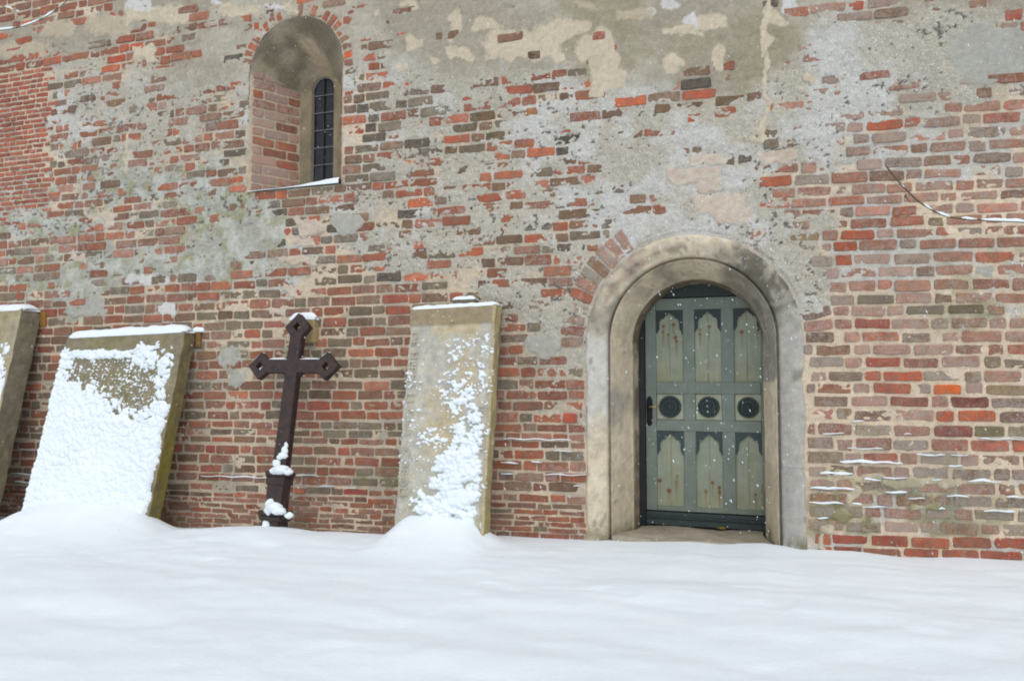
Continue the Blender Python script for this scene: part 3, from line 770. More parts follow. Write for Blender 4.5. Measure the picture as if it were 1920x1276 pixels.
# ------------------------------------------------------------------ portal
portal = empty('door_surround', (PXC, 0, 0)); portal.parent = wall; portal.location = Vector((PXC + 3, 0, 0))
ZF = -0.12
pr = [(.922, .06), (.920, -.004), (.913, -.010), (.90, -.013), (.875, -.013), (.85, -.009), (.82, .0), (.79, .018), (.76, .038), (.745, .050), (.738, .062), (.735, .085), (.730, .105), (.724, .112), (.719, .100), (.716, .078), (.711, .072),
      (.705, .078), (.70, .10), (.69, .15), (.675, .22), (.66, .29), (.645, .37), (.632, .44), (.622, .49), (.614, .525), (.607, .548), (.600, .56)]
rev = [(.600, .56), (.598, .60), (.594, .68), (.590, .76), (.586, .90)]
def spr_p(w, d): return PSPR
G1 = stack(pr, PXC, lambda w, d: ZF, spr_p, 44)
def dress(gm):
    """colour of the dressed stone: cream wash, grey lime, dark water stains with outlines of their own, browner deep in the reveal, groove shade painted in"""
    X, Y, Z = gm[:, 0], gm[:, 1], gm[:, 2]
    w = arch_r(X, Z, PXC, PSPR); sl_ = np.where(Z < PSPR, Z - PSPR, np.arctan2(Z - PSPR, np.abs(X - PXC)) * w); sd_ = np.sign(X - PXC) * 7; ang = np.degrees(np.arctan2(Z - PSPR, X - PXC)); zr = Z - PSPR
    n1 = fbm(X * 4 + Y * 3, Z * 4, 131, 4); n2 = .65 * fbm(w * 22 + Y * 6 + sd_, sl_ * 3.2, 135, 4) + .5 * fbm(X * 9 + Y * 9, Z * 7, 136, 4); n3 = fbm(X * 2.2 + Y * 4, Z * 2, 137, 3)
    inner = w < .716
    c = lin((212, 197, 171))[None] + (lin((226, 211, 184)) - lin((212, 197, 171)))[None] * sstep(-.4, .4, n1)[:, None]
    def lay(c, rgb, a): return c + (lin(rgb) - c) * np.clip(a, 0, 1)[:, None]
    left = X < PXC
    # outer band
    a = (~inner) & left
    c = lay(c, (196, 193, 186), a * sstep(.25, -.15, np.abs(zr + .35 + .15 * n1) - .35) * .9)
    c = lay(c, (148, 140, 124), a * (zr > -.25) * sstep(112, 140, ang + 16 * n2) * sstep(-.35, .25, n1 + .25) * .95)
    c = lay(c, (172, 148, 132), a * sstep(100, 118, ang) * sstep(168, 150, ang) * sstep(-.1, .4, n2) * .7)
    a = (~inner) & (~left)
    c = lay(c, (174, 170, 162), a * sstep(40, 15, ang + 10 * n2) * .95)
    c = lay(c, (100, 94, 82), a * sstep(80, 60, ang + 10 * n1) * sstep(0, 25, ang + 12 * n2) * sstep(-.4, .15, n2 + .2) * .95)
    c = lay(c, (186, 182, 174), a * (zr < .1) * sstep(-.2, .4, n3) * .6)
    # inner band
    a = inner & left
    c = lay(c, (148, 141, 128), a * sstep(98, 108, ang + 10 * n1) * sstep(142, 126, ang + 8 * n2) * sstep(-.3, .2, n2 + .15) * .85)
    c = lay(c, (176, 120, 82), a * sstep(108, 116, ang) * sstep(138, 126, ang) * sstep(.1, .4, n2) * .8)
    c = lay(c, (150, 146, 138), a * sstep(.26, .12, np.abs(zr + .62 + .1 * n1)) * sstep(-.3, .3, n2 + .2) * .75)
    a = inner & (~left)
    c = lay(c, (120, 112, 98), a * sstep(75, 60, ang + 6 * n1) * sstep(30, 44, ang + 8 * n2) * .8)
    c = lay(c, (150, 145, 136), a * sstep(48, 38, ang + 3 * n1) * (zr > -.35 + .03 * n2) * .95)
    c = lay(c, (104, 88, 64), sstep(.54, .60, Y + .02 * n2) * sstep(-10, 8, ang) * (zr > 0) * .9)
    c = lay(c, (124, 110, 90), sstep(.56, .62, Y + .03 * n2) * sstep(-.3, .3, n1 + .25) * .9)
    crk = np.abs(fbm(X * 6 + Y * 5, Z * 6, 147, 4)); c = lay(c, (118, 108, 94), sstep(.022, .006, crk) * sstep(.0, .3, fbm(X * 2, Z * 2, 149, 2)) * .6)
    chip = sstep(.34, .40, fbm(X * 12 + Y * 11, Z * 12, 148, 5)); c = lay(c, (186, 176, 158), chip * .45)
    c = lay(c, (112, 104, 70), sstep(.14, .04, Z - .02 + .05 * n2) * (.5 + .4 * (X > PXC)) * sstep(-.2, .3, n2 + .1))
    c = lay(c, (96, 90, 80), sstep(.55, .7, n2) * .5)
    c = lay(c, (120, 110, 92), sstep(.03, .0, np.abs(w - .722)) * (Y < .12) * .55)  # shade in the groove between the two bands, painted into the colour
    return np.clip(c, .02, .8)
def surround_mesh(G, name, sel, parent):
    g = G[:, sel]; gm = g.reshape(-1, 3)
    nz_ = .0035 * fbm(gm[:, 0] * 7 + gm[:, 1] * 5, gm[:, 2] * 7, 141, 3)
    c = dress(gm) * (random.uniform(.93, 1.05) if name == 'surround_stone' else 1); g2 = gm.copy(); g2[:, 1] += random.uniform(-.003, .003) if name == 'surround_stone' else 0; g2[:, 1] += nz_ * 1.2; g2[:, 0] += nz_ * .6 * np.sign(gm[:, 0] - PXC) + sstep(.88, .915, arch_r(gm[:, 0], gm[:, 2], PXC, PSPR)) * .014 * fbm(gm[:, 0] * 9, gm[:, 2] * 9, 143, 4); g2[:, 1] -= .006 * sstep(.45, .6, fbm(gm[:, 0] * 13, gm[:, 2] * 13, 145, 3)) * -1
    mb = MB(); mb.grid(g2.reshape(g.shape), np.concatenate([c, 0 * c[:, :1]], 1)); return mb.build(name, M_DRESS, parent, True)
# refine the straight runs so that stains and wear have vertices to sit on
def dense(profile):
    rows = []
    for w, d in profile:
        pts = [(PXC - w, z) for z in np.linspace(ZF, PSPR, 60, endpoint=False)] + [(PXC - w * math.cos(a), PSPR + w * math.sin(a)) for a in np.linspace(0, math.pi, 121)] + [(PXC + w, z) for z in np.linspace(PSPR, ZF, 61)[1:]]
        p = np.array(pts); rows.append(np.stack([p[:, 0], np.full(len(p), d), p[:, 1]], 1))
    return np.array(rows)
G1 = dense(pr); N = G1.shape[1]
cuts = [0, 31, 60, 97, 122, 148, 181, 214, N - 1]
for a, b in zip(cuts[:-1], cuts[1:]): surround_mesh(G1, 'surround_stone', slice(a, b + 1), portal)
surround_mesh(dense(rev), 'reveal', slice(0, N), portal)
# threshold slab
DD = .86
zf, zbk = P(1300, 1016, 0)[2], P(1330, 991, DD)[2]
m = MB(); n_ = 16
tg = np.array([[(PXC + s * (.70 - .13 * min(d / .6, 1)), .03 + (DD + .03) * d, zf + (zbk - zf) * d + .008 * math.sin(s * 5 + d * 4)) for s in np.linspace(-1, 1, n_)] for d in np.linspace(0, 1, 10)])
tg = np.concatenate([tg[:1] - np.array([0, 0, .2]), tg]); q = fbm(tg[..., 0] * 6, tg[..., 1] * 6, 151, 3)
tcol = lin((172, 162, 144))[None, None] * (1 + .2 * q[..., None])
m.grid(tg, np.concatenate([tcol, 0 * tcol[..., :1]], -1), flip=True); m.build('threshold', M_STONE, portal, False)

# ------------------------------------------------------------------ door: stiles, rails, panels with cusped spandrels, rosettes
RAIL, PANEL, TEAL, DKTEAL = (124, 134, 125), (154, 161, 143), (54, 68, 70), (42, 52, 54)
xL, xR = PX(1211, DD, 780), PX(1436, DD, 780) + .08
zB, zT = P(1330, 990, DD)[2], P(1330, 556, DD)[2] + .12
door = empty('door', (xL, DD, zB)); door.parent = wall; door.location = Vector((xL + 3, DD, zB))
def zy(y): return P(1330, y, DD)[2]
def xx(x): return PX(x, DD, 780)
def dbox(name, xa, xb, za, zb_, ya, yb_, col, mat=M_PAINT, bev=.004, sm=False):
    m = MB(); m.box(((xa + xb) / 2, (ya + yb_) / 2, (za + zb_) / 2), ((xb - xa) / 2, 0, 0), (0, (yb_ - ya) / 2, 0), (0, 0, (zb_ - za) / 2), tint(col), bev); return m.build(name, mat, door, sm)
dbox('backing_board', xL - .03, xR, zB, zT + .3, DD + .05, DD + .08, DKTEAL, bev=0)
dbox('door_frame', xL - .075, xL - .004, zB - .02, zT + .3, DD - .03, DD + .05, (30, 34, 36))
cols_ = [(1231, 1282), (1304, 1354), (1378, 1428)]
rows_ = [(579, 716), (738, 788), (809, 952)]
# stiles
dbox('stile', xL, xx(1231), zy(961), zy(549), DD, DD + .045, RAIL)
for a, b in ((1282, 1304), (1354, 1378), (1428, 1452)): dbox('stile', xx(a), xx(b), zy(961), zy(558), DD + .003, DD + .045, RAIL)
for a, b in ((557, 579), (716, 738), (788, 809), (952, 961)):
    for (p, q) in cols_: pass
    dbox('rail', xx(1231) + .001, xx(1428) - .001, zy(b), zy(a), DD - .004, DD + .043, RAIL)
dbox('rail', xL, xx(1436) + .05, zy(556) + .002, zT + .1, DD - .003, DD + .044, DKTEAL)
# kick board with two mouldings
dbox('kickboard', xL - .002, xR - .03, zy(988), zy(963), DD - .022, DD + .04, TEAL, bev=.006)
dbox('drip_rail', xL - .002, xR - .03, zy(976) , zy(968), DD - .034, DD - .02, DKTEAL, bev=.005)
RUST = {(0, 0): [(.28, .78, .035), (.25, .70, .03), (.65, .80, .045), (.45, .66, .03), (.72, .62, .045), (.77, .57, .03), (.98, .68, .03)], (1, 0): [(.2, .72, .025), (.21, .66, .03), (.56, .76, .035)],
        (2, 0): [(.3, .68, .045), (.92, .7, .03)], (0, 2): [(.08, .33, .045), (.42, .2, .05), (.72, .40, .03), (.68, .32, .025)], (1, 2): [(.35, .21, .035), (.6, .33, .04), (.85, .27, .04), (.86, .21, .035)], (2, 2): [(.72, .2, .03), (.97, .32, .02)]}
half = [(0, .88), (.05, .86), (.06, .80), (.115, .74), (.125, .66), (.125, .52), (.14, .42), (.20, .335), (.235, .315), (.285, .325), (.305, .27), (.35, .215), (.405, .19), (.44, .165), (.47, .11), (.5, .06)]
for ci, (pa, pb) in enumerate(cols_):
    for ri, (ya, yb_) in enumerate(rows_):
        xa, xb, zt_, zb_ = xx(pa) , xx(pb), zy(ya), zy(yb_); w = xb - xa; hh = zt_ - zb_
        if ri == 1:
            dbox('panel', xa, xb, zb_, zt_, DD + .02, DD + .046, (172, 174, 152), bev=.006)
            m = MB(); rr = .063 if ci else .06
            rr = w * .41
            m.lathe(((xa + xb) / 2, DD + .022, (zt_ + zb_) / 2), (0, -1, 0), [(rr, 0), (rr, .02), (rr * .95, .03), (rr * .84, .03), (rr * .78, .018), (rr * .70, .016), (rr * .64, .026), (rr * .5, .028), (rr * .44, .016), (rr * .34, .016), (rr * .3, .03), (rr * .18, .036), (rr * .12, .030)], 36, tint((46, 60, 60)))
            m.build('rosette', M_PAINT, door, False)
            continue
        # two boards with a joint down the middle, rust weeping from old nails
        for k in (0, 1):
            ba, bb = xa + w * .5 * k + (.0006 if k else -.002), xa + w * .5 * (k + 1) + (-.0006 if k == 0 else .002)
            us, vs_ = np.linspace(ba, bb, 26), np.linspace(zb_ - .002, zt_, 130); U, V = np.meshgrid(us, vs_, indexing='ij')
            c = np.tile(lin(PANEL), (26, 130, 1)); un, vv = (U - xa) / w, (V - zb_) / hh
            nn_ = fbm(U * 12, V * 4, 160 + ci * 3 + ri, 4)
            c = c + (lin((156, 152, 112)) - c) * np.clip(sstep(.35, .0, vv) * .4 + sstep(.1, .5, nn_) * .25, 0, 1)[..., None]
            for (rx, ry, rs) in RUST.get((ci, ri), []):
                d = np.hypot((un - rx) * w, (vv - ry) * hh)
                run = np.exp(-((un - rx) * w / (.007 + .002)) ** 2) * sstep(ry + .01, ry - .03, vv) * sstep(ry - .30, ry - .05, vv)
                a = np.clip(sstep(rs * .62, rs * .2, d + .004 * nn_) * .95 + run * .45, 0, 1)
                c = c + (lin((128, 80, 30)) - c) * a[..., None]
            Yd = DD + .026 + .002 * fbm(U * 3, V * 2, 170 + k, 2) + .003 * (np.abs(U - (ba if k else bb)) < .004)
            m = MB(); m.grid(np.stack([U, Yd, V], -1), np.concatenate([c, 0 * c[..., :1]], -1)); m.build('panel', M_PAINT, door, True)
        # cusped spandrel
        sc_ = w
        pts = [(xa + u * w, zt_ - v * sc_) for u, v in half] + [(xb - u * w, zt_ - v * sc_) for u, v in half[::-1][1:]]
        n = len(pts); mb = MB(); vs_ = []
        for yv in (DD + .006, DD + .03):
            vs_ += [(x, yv, z) for x, z in pts] + [(x, yv, zt_ + .001) for x, z in pts]
        fs = []
        for i in range(n - 1):
            fs += [(i, i + 1, n + i + 1, n + i), (2 * n + i, i, i + 1, 2 * n + i + 1)[::-1]]
        mb.add(vs_, fs, tint((54, 70, 72) if ri else (44, 54, 56))); mb.build('spandrel', M_PAINT, door)
# handle: dark plate, brass lever
hx_, hz_ = xx(1218), zy(763)
m = MB(); pl_ = []
for k, (zz, ww_) in enumerate([(zy(800), .008), (zy(797), .024), (zy(790), .030), (zy(775), .028), (zy(765), .031), (zy(752), .030), (zy(746), .022), (zy(743), .006)]): pl_.append((zz, ww_))
arr = np.array([[(hx_ + s * w_, DD - .001 - .012 * (1 - s * s), z) for s in np.linspace(-1, 1, 7)] for z, w_ in pl_]); m.grid(arr, tint((36, 26, 28)), flip=True)
hp = m.build('handle_plate', M_DARK, door, True)
m = MB(); m.tube([(hx_ + .004, DD - .012, hz_), (hx_ + .004, DD - .05, hz_), (hx_ + .03, DD - .058, hz_ + .002), (xx(1236), DD - .058, hz_ + .003)], [.009, .008, .0075, .007], 10); m.build('handle', M_BRASS, door, True)

# fallen leaf on the threshold
m = MB(); lp = P(1350, 992, DD - .05); zt0 = zf + (zbk - zf) * .9
ang = np.linspace(0, 2 * math.pi, 14, endpoint=False)
lv = [(lp[0] + .045 * math.cos(a) * (1 + .2 * math.cos(3 * a)), lp[1] + .025 * math.sin(a) * (1 + .25 * math.sin(2 * a)), zt0 + .022 + .006 * math.sin(2 * a)) for a in ang]
lv += [(x, y, z - .002) for x, y, z in lv]
m.add(lv, [tuple(range(14)), tuple(range(14, 28))[::-1]] + [(i, (i + 1) % 14, 14 + (i + 1) % 14, 14 + i) for i in range(14)], tint((150, 130, 50)))
tag(m.build('fallen_leaf', M_BARK), 'small yellow leaf fallen on the stone threshold under the door', 'leaf')

# ------------------------------------------------------------------ snow on the ground
SN = [(-200, 966), (0, 968), (20, 970), (200, 984), (380, 991), (440, 991), (560, 996), (640, 1006), (700, 1004), (940, 1004), (1000, 1008), (1100, 1013), (1180, 1017), (1290, 1017), (1350, 1022), (1430, 1021), (1500, 1030), (1600, 1033), (1700, 1046), (1800, 1045), (1920, 1052)]
sw = np.array([P(a, b, -.02) for a, b in SN])
def ground_z(X, Y):
    base = np.interp(X, sw[:, 0], sw[:, 2]); avg = -0.03 + .02 * np.clip(X + 3, -8, 6) * .6
    k = sstep(0, -2.5, Y); z = base * (1 - k) + avg * k
    z = z + .022 * k * fbm(X * .8, Y * 1.6, 201, 3) + .017 * fbm(X * 1.1, Y * 2.6, 205, 3) * sstep(.05, -.5, Y) + .004 * fbm(X * 4, Y * 7, 209, 4) * sstep(0, -.4, Y) - .007 * sstep(.66, .85, fbm(X * 2.1, Y * 3, 211, 2)) * sstep(-.8, -1.5, Y)
    # drifts against the two leaning slabs
    def drift(xa, xb, y0, hgt, fall):
        cx, hw_ = (xa + xb) / 2, (xb - xa) / 2
        ex = sstep(1.32, .62, np.abs(X - cx) / hw_); d = np.clip(y0 - Y, 0, 9)
        return hgt * ex * np.exp(-(d / fall) ** 1.6) * sstep(.5, 0.0, Y - y0)
    z = z + drift(-7.75, -5.95, -.62, .27, .55) + .06 * sstep(.9, 0, np.hypot(X + 7.1, (Y + .7) * 1.2))
    z = z + drift(-3.3, -2.45, -.50, .22, .42) * (1 - .25 * np.abs(X + 2.85))
    z = z + drift(-9.9, -8.3, -.75, .12, .5)
    cx_ = P(520, 993, -.62)
    z = z + (cx_[2] + .13) * np.exp(-((X - cx_[0]) / 1.5) ** 2) * np.exp(-((Y + .75) / .62) ** 2) * sstep(.02, -.3, Y)
    return z
gx2 = axis([(-60, -14, 1.5), (-14, -9.5, .08), (-9.5, 2.6, .028), (2.6, 8, .1), (8, 50, 2)]); gy2 = axis([(-70, -12, 2), (-12, -6.8, .12), (-6.8, -2, .035), (-2, .06, .02)])
X2, Y2 = np.meshgrid(gx2, gy2, indexing='ij'); Z2 = ground_z(X2, Y2)
ii = np.arange(X2.size).reshape(X2.shape); q2 = np.stack([ii[:-1, :-1], ii[1:, :-1], ii[1:, 1:], ii[:-1, 1:]], -1).reshape(-1, 4)
tag(big_mesh('snowy_ground', np.stack([X2, Y2, Z2], -1).reshape(-1, 3), q2, None, M_SNOW), kind='structure')

# ------------------------------------------------------------------ leaning grave slabs
def slab(name, label, xl, xr, yt, zt, yb, zb, th, colf, sidec, relief, seed, nu=60, nv=90, skew=0.0, topdz=0.0):
    """front face from (x, yb, zb) at the foot to (x, yt, zt) at the head"""
    foot, head = np.array([xl, yb, zb]), np.array([xl, yt, zt]); bvec = head - foot; Lh = np.linalg.norm(bvec); bv = bvec / Lh
    av = np.array([1.0, 0, 0]); nv_ = np.cross(av, bv); W_ = xr - xl
    root = empty(name, (xl + W_ / 2, yb, zb)); tag(root, label, 'gravestone', 'grave slabs leaning against the wall')
    us, vs_ = np.linspace(0, 1, nu), np.linspace(0, 1, nv); U, V = np.meshgrid(us, vs_, indexing='ij')
    edge_u = .006 * fbm(V * 14, V * 0 + seed, seed, 3); ed = np.minimum(np.minimum(U, 1 - U) * W_, (1 - V) * Lh)
    hgt = relief(U, V, W_, Lh) - .012 * sstep(.02, 0, ed) ** 2
    base = foot[None, None] + av * (U * W_ + edge_u * (np.abs(U - .5) * 2) ** 6 * np.sign(U - .5) * 1.5)[..., None] + bv * (V * (Lh + topdz * (U - .5) * 2))[..., None]
    F = base + nv_ * hgt[..., None]
    c = colf(U, V, W_, Lh)
    m = MB(); m.grid(F, np.concatenate([c, 0 * c[..., :1]], -1))
    # edges and back
    K = 5
    for e, (line, fl) in enumerate(((F[0], True), (F[-1], False), (F[:, -1], True))):
        rws = []
        for k in range(K + 1):
            off = -nv_ * th * k / K
            jit = .005 * fbm(np.arange(len(line)) * .5, np.full(len(line), k * 1.7 + e * 9), seed + 5, 3) if 0 < k < K else 0 * np.arange(len(line))
            sidev = av * (-1 if e == 0 else 1) if e < 2 else bv
            rws.append(line + off + sidev * np.asarray(jit)[:, None])
        rws = np.array(rws); sc = sidec(rws, e)
        m.grid(rws, np.concatenate([sc, 0 * sc[..., :1]], -1), flip=fl)
    bk = np.array([F[0, 0], F[-1, 0], F[-1, -1], F[0, -1]]) - nv_ * th
    m.add(bk, [(0, 3, 2, 1)], tint((120, 112, 96)))
    m.build('slab', M_STONE, root, False)
    return root, foot, av, bv, nv_, W_, Lh, F
def crust(root, fr, thick, nu, nv, name='snow_crust', under=.004):
    foot, av, bv, nrm, W_, Lh, = fr
    us, vs_ = np.linspace(0, 1, nu), np.linspace(0, 1, nv); U, V = np.meshgrid(us, vs_, indexing='ij')
    t = thick(U, V, W_, Lh); t = np.where(t > 0, t, -under * 2)
    pts = foot + av * (U * W_)[..., None] + bv * (V * Lh)[..., None] + nrm * t[..., None] - ZB * (np.clip(t, 0, 1) * .25)[..., None]
    live = t > 0; keep_ = live[:-1, :-1] | live[1:, :-1] | live[1:, 1:] | live[:-1, 1:]
    ii = np.arange(nu * nv).reshape(nu, nv); qq = np.stack([ii[:-1, :-1], ii[1:, :-1], ii[1:, 1:], ii[:-1, 1:]], -1)[keep_]
    o = big_mesh(name, pts.reshape(-1, 3), qq, None, M_SNOW, root, tuple(root.location)); o['kind'] = 'stuff'; return o

def simple_side(rgb, moss_, seed, where=(1,)):
    def f(p, e):
        n = fbm(p[..., 0] * 9 + p[..., 1] * 14, p[..., 2] * 9, seed, 4)
        c = np.tile(lin(rgb), p.shape[:-1] + (1,)) * (1 + .25 * n[..., None])
        low = moss_(p) if moss_ else 0 * n
        return np.clip(c + (lin((118, 108, 36)) - c) * np.clip(low * sstep(-.5, .3, n), 0, 1)[..., None], .02, .8)
    return f
# big slab under snow
S2 = (-7.69, -6.03)
zt2 = P(240, 626, -.17)[2]
def rel2(U, V, W_, Lh): return .006 * fbm(U * W_ * 9, V * Lh * 9, 301, 4) + .008 * sstep(.93, .94, V)
def col2(U, V, W_, Lh):
    n = fbm(U * W_ * 5, V * Lh * 5, 305, 4); c = np.tile(lin((140, 130, 106)), U.shape + (1,)) * (1 + .25 * n[..., None])
    return c + (lin((116, 110, 64)) - c) * (sstep(.0, .6, n) * .6)[..., None]
r2, f2, a2, b2, n2_, W2, L2, F2 = slab('gravestone', 'wide grave slab almost buried in lumpy snow with a mossy edge', *S2, -.17, zt2, -.70, -.30, .16, col2,
    simple_side((118, 106, 78), lambda p: sstep(1.7, .0, p[..., 2]) * .95 + .2, 309), rel2, 31, topdz=.02)
def th2(U, V, W_, Lh):
    u, v = U * W_, V * Lh
    wu, wv = u + .03 * fbm(u * 8, v * 8, 312, 2), v + .03 * fbm(u * 8, v * 8, 314, 2); cell = worley(wu * 15, wv * 19, 311); cell2 = worley(wu * 34 + 3, wv * 40, 313); n = fbm(u * 2.2, v * 2.2, 315, 4); nf = fbm(u * 9, v * 11, 317, 3)
    lump = .034 * (1 - cell * 1.1) + .013 * (1 - cell2 * 1.1)
    top = V
    m = sstep(.80, .62, top + .10 * n + .07 * nf - .10 * sstep(.45, .1, U) )       # full blanket below
    m = np.maximum(m, sstep(.35, .12, np.abs(V - .90 - .01 * nf) * 10) * sstep(.72, .58, U + .1 * nf) * .8)    # row under the head
    m = np.maximum(m, sstep(.2, .02, U + .05 * nf) * sstep(.97, .9, V) * .75)
    m = np.maximum(m, sstep(.84, .88, U + .03 * nf) * sstep(.975, .93, U + .02 * nf) * sstep(.97, .88, V) * .68)
    m = np.maximum(m, sstep(.32, .1, np.hypot((U - .72) * 1.6, (V - .875) * 2.6) + .1 * nf) * .8)
    m = m * sstep(1.0, .965, U + .02 * nf) 
    bare = sstep(.20, .04, np.hypot((U - .72) * .95, (V - .74) * 1.0) + .07 * nf + .05 * n) + .8 * sstep(.14, .04, np.hypot((U - .50) * .7, (V - .735) * 2.8) + .08 * nf)
    m = m * (1 - np.clip(bare, 0, 1) * .66)
    wt = .5 + .5 * sstep(.12, .5, V + .1 * n) + .25 * n; q = m * (1.5 + .25 * n) - .15 - .95 * wt * cell - .35 * cell2 * wt + .26 * nf
    t = np.where(q > 0, .003 + .033 * np.clip(q, 0, 1.7) ** .85 + .006 * (1 - cell2), -.01) + .012 * n * (q > .5)
    sp = fbm(u * 46, v * 62, 318, 2) * sstep(.985, .95, U) * sstep(.9, .86, V)
    t = np.where((q <= 0) & (sp > .46), .003, t)
    return t
crust(r2, (f2, a2, b2, n2_, W2, L2), th2, 230, 290)
# tall slab with raised border and worn lettering
S3 = (PX(771, -.2, 576), PX(931, -.2, 571)); zt3 = P(850, 575, -.2)[2]
def rel3(U, V, W_, Lh):
    n = fbm(U * W_ * 7, V * Lh * 7, 321, 4)
    fld = sstep(.16, .18, U) * sstep(.86, .84, U) * sstep(.90, .89, V)
    return .006 * n + .016 * sstep(.928, .936, V) + .012 * sstep(.955, .962, U) - .004 * fld + .016 * fld * np.clip(fbm(U * W_ * 5, V * Lh * 4, 325, 4) - .1, 0, .6)
def col3(U, V, W_, Lh):
    n = fbm(U * W_ * 4, V * Lh * 4, 327, 4); nf = fbm(U * W_ * 14, V * Lh * 14, 329, 3)
    c = np.tile(lin((190, 185, 172)), U.shape + (1,)) * (1 + .12 * nf[..., None])
    def lay(c, rgb, a): return c + (lin(rgb) - c) * np.clip(a, 0, 1)[..., None]
    c = lay(c, (194, 174, 138), sstep(-.1, .5, n) * sstep(.2, .35, U) * sstep(.9, .75, U) * sstep(.35, .5, V) * .8)
    c = lay(c, (180, 166, 128), sstep(.0, .5, nf) * .25)
    c = lay(c, (150, 140, 92), sstep(.45, .1, V + .08 * n) * sstep(-.3, .4, n + .3 * nf) * .65)
    c = lay(c, (152, 134, 104), sstep(.925, .935, V) * .9)
    c = lay(c, (186, 170, 132), sstep(.955, .962, U) * .8)
    return np.clip(c, .02, .8)
r3, f3, a3, b3, n3_, W3, L3, F3 = slab('gravestone', 'tall pale grave slab with raised rim and worn lettering beside the portal', *S3, -.2, zt3, -.58, -.3, .14, col3,
    simple_side((168, 154, 112), lambda p: sstep(1.2, .0, p[..., 2]) * .5, 333), rel3, 41, nu=70, nv=150, topdz=.01)
def th3(U, V, W_, Lh):
    u, v = U * W_, V * Lh
    nf = fbm(u * 20, v * 26, 341, 3); n = fbm(u * 4, v * 5, 343, 3); cell = worley(u * 20 + .4 * nf, v * 27 + .4 * nf, 345)
    amt = .13 + .36 * sstep(.66, .12, V) * sstep(.14, .40, U) * sstep(.99, .88, U) + .20 * sstep(.45, .75, U) * sstep(.97, .88, U) * sstep(.80, .45, V) + .10 * sstep(.3, .5, U) * sstep(.95, .9, U)
    amt = amt * sstep(.91, .87, V) * (.45 + .95 * sstep(-.35, .4, n))
    q = amt * 1.5 - .1 - .75 * cell + .30 * nf
    return np.where(q > 0, .004 + .050 * np.clip(q, 0, .8) ** .8 + .003 * nf, -.012) + rel3(U, V, W_, Lh) * (q > 0) - .003
crust(r3, (f3, a3, b3, n3_, W3, L3), th3, 170, 380, under=.012)
def lettering(txt, u, v0, size, parent, fr, depth=.004):
    foot, av, bv, nrm, W_, Lh = fr
    cu = bpy.data.curves.new('lettering', 'FONT'); cu.body = txt; cu.size = size; cu.extrude = depth; cu.space_character = 1.12
    ob = bpy.data.objects.new('tmp', cu); COL.objects.link(ob); bpy.context.view_layer.update()
    me = bpy.data.meshes.new_from_object(ob.evaluated_get(bpy.context.evaluated_depsgraph_get())); bpy.data.objects.remove(ob)
    co = np.zeros(len(me.vertices) * 3); me.vertices.foreach_get('co', co); co = co.reshape(-1, 3)
    org = foot + av * (u * W_) + bv * (v0 * Lh) + nrm * .005
    w = org + co[:, :1] * (-bv)[None] + co[:, 1:2] * av[None] + co[:, 2:] * nrm[None]
    o0 = w.mean(0); me.vertices.foreach_set('co', (w - o0).astype(np.float32).ravel()); me.update()
    set_tint(me, np.tile(tint((188, 180, 162)), (len(w), 1))); me.materials.clear(); me.materials.append(M_STONE)
    add_obj('lettering', me, parent, o0)['kind'] = 'stuff'
fr3 = (f3, a3, b3, n3_, W3, L3)
lettering('DE HERKE LI AMO · COBOLI', .035, .905, .11, r3, fr3, .009)
lettering('ID · ODI', .865, .62, .10, r3, fr3, .009)
# slab cut off by the left edge of the picture
xr1 = PX(42, -.26, 578); zt1 = P(42, 578, -.26)[2]
def rel1(U, V, W_, Lh): return .006 * fbm(U * W_ * 8, V * Lh * 8, 351, 4) + .012 * sstep(.93, .95, U)
def col1(U, V, W_, Lh):
    n = fbm(U * W_ * 5, V * Lh * 5, 353, 4); c = np.tile(lin((166, 156, 130)), U.shape + (1,)) * (1 + .2 * n[..., None])
    return c + (lin((140, 124, 72)) - c) * (sstep(.1, .6, n) * .5)[..., None]
r1, f1, a1, b1, n1_, W1, L1, F1 = slab('gravestone', 'thick grey grave slab cut off by the left edge of the picture', xr1 - 1.25, xr1, -.26, zt1, -.76, -.3, .25, col1,
    simple_side((126, 118, 98), lambda p: sstep(1.4, .0, p[..., 2]) * .25, 357), rel1, 51, nu=40, nv=70)
def th1(U, V, W_, Lh):
    u, v = U * W_, V * Lh; nf = fbm(u * 16, v * 20, 361, 3); n = fbm(u * 3, v * 3, 363, 3); cell = worley(u * 20, v * 24, 365)
    m = .30 * sstep(.95, .8, V) + .25 * n + .3 * nf - .28
    return np.where((m > 0) & (U < .985), .005 + .07 * np.clip(m, 0, .4) + .012 * (1 - cell), -.01)
crust(r1, (f1, a1, b1, n1_, W1, L1), th1, 100, 180, under=.012)
# snow caps on the heads
def cap(root, F, nrm, th, h, seed, over=.02):
    top = F[:, -1]; mid = top - nrm * th * .5; n = 40
    s = np.linspace(0, 1, n); pts = np.stack([np.interp(s, np.linspace(0, 1, len(mid)), mid[:, k]) for k in range(3)], 1)
    pts[:, 0] += (s - .5) * .02
    m = MB(); out = np.array([0, -1.0, 0]) * (th * .5 * abs(nrm[1]) + over)
    snow_roll(m, pts + ZB * .004, 1.0, h, out, seed, 12, True, .12); m.build('snow_cap', M_SNOW, root, True)
cap(r2, F2, n2_, .16, .095, 3); cap(r3, F3, n3_, .14, .042, 5, .012); cap(r1, F1, n1_, .25, .085, 8)

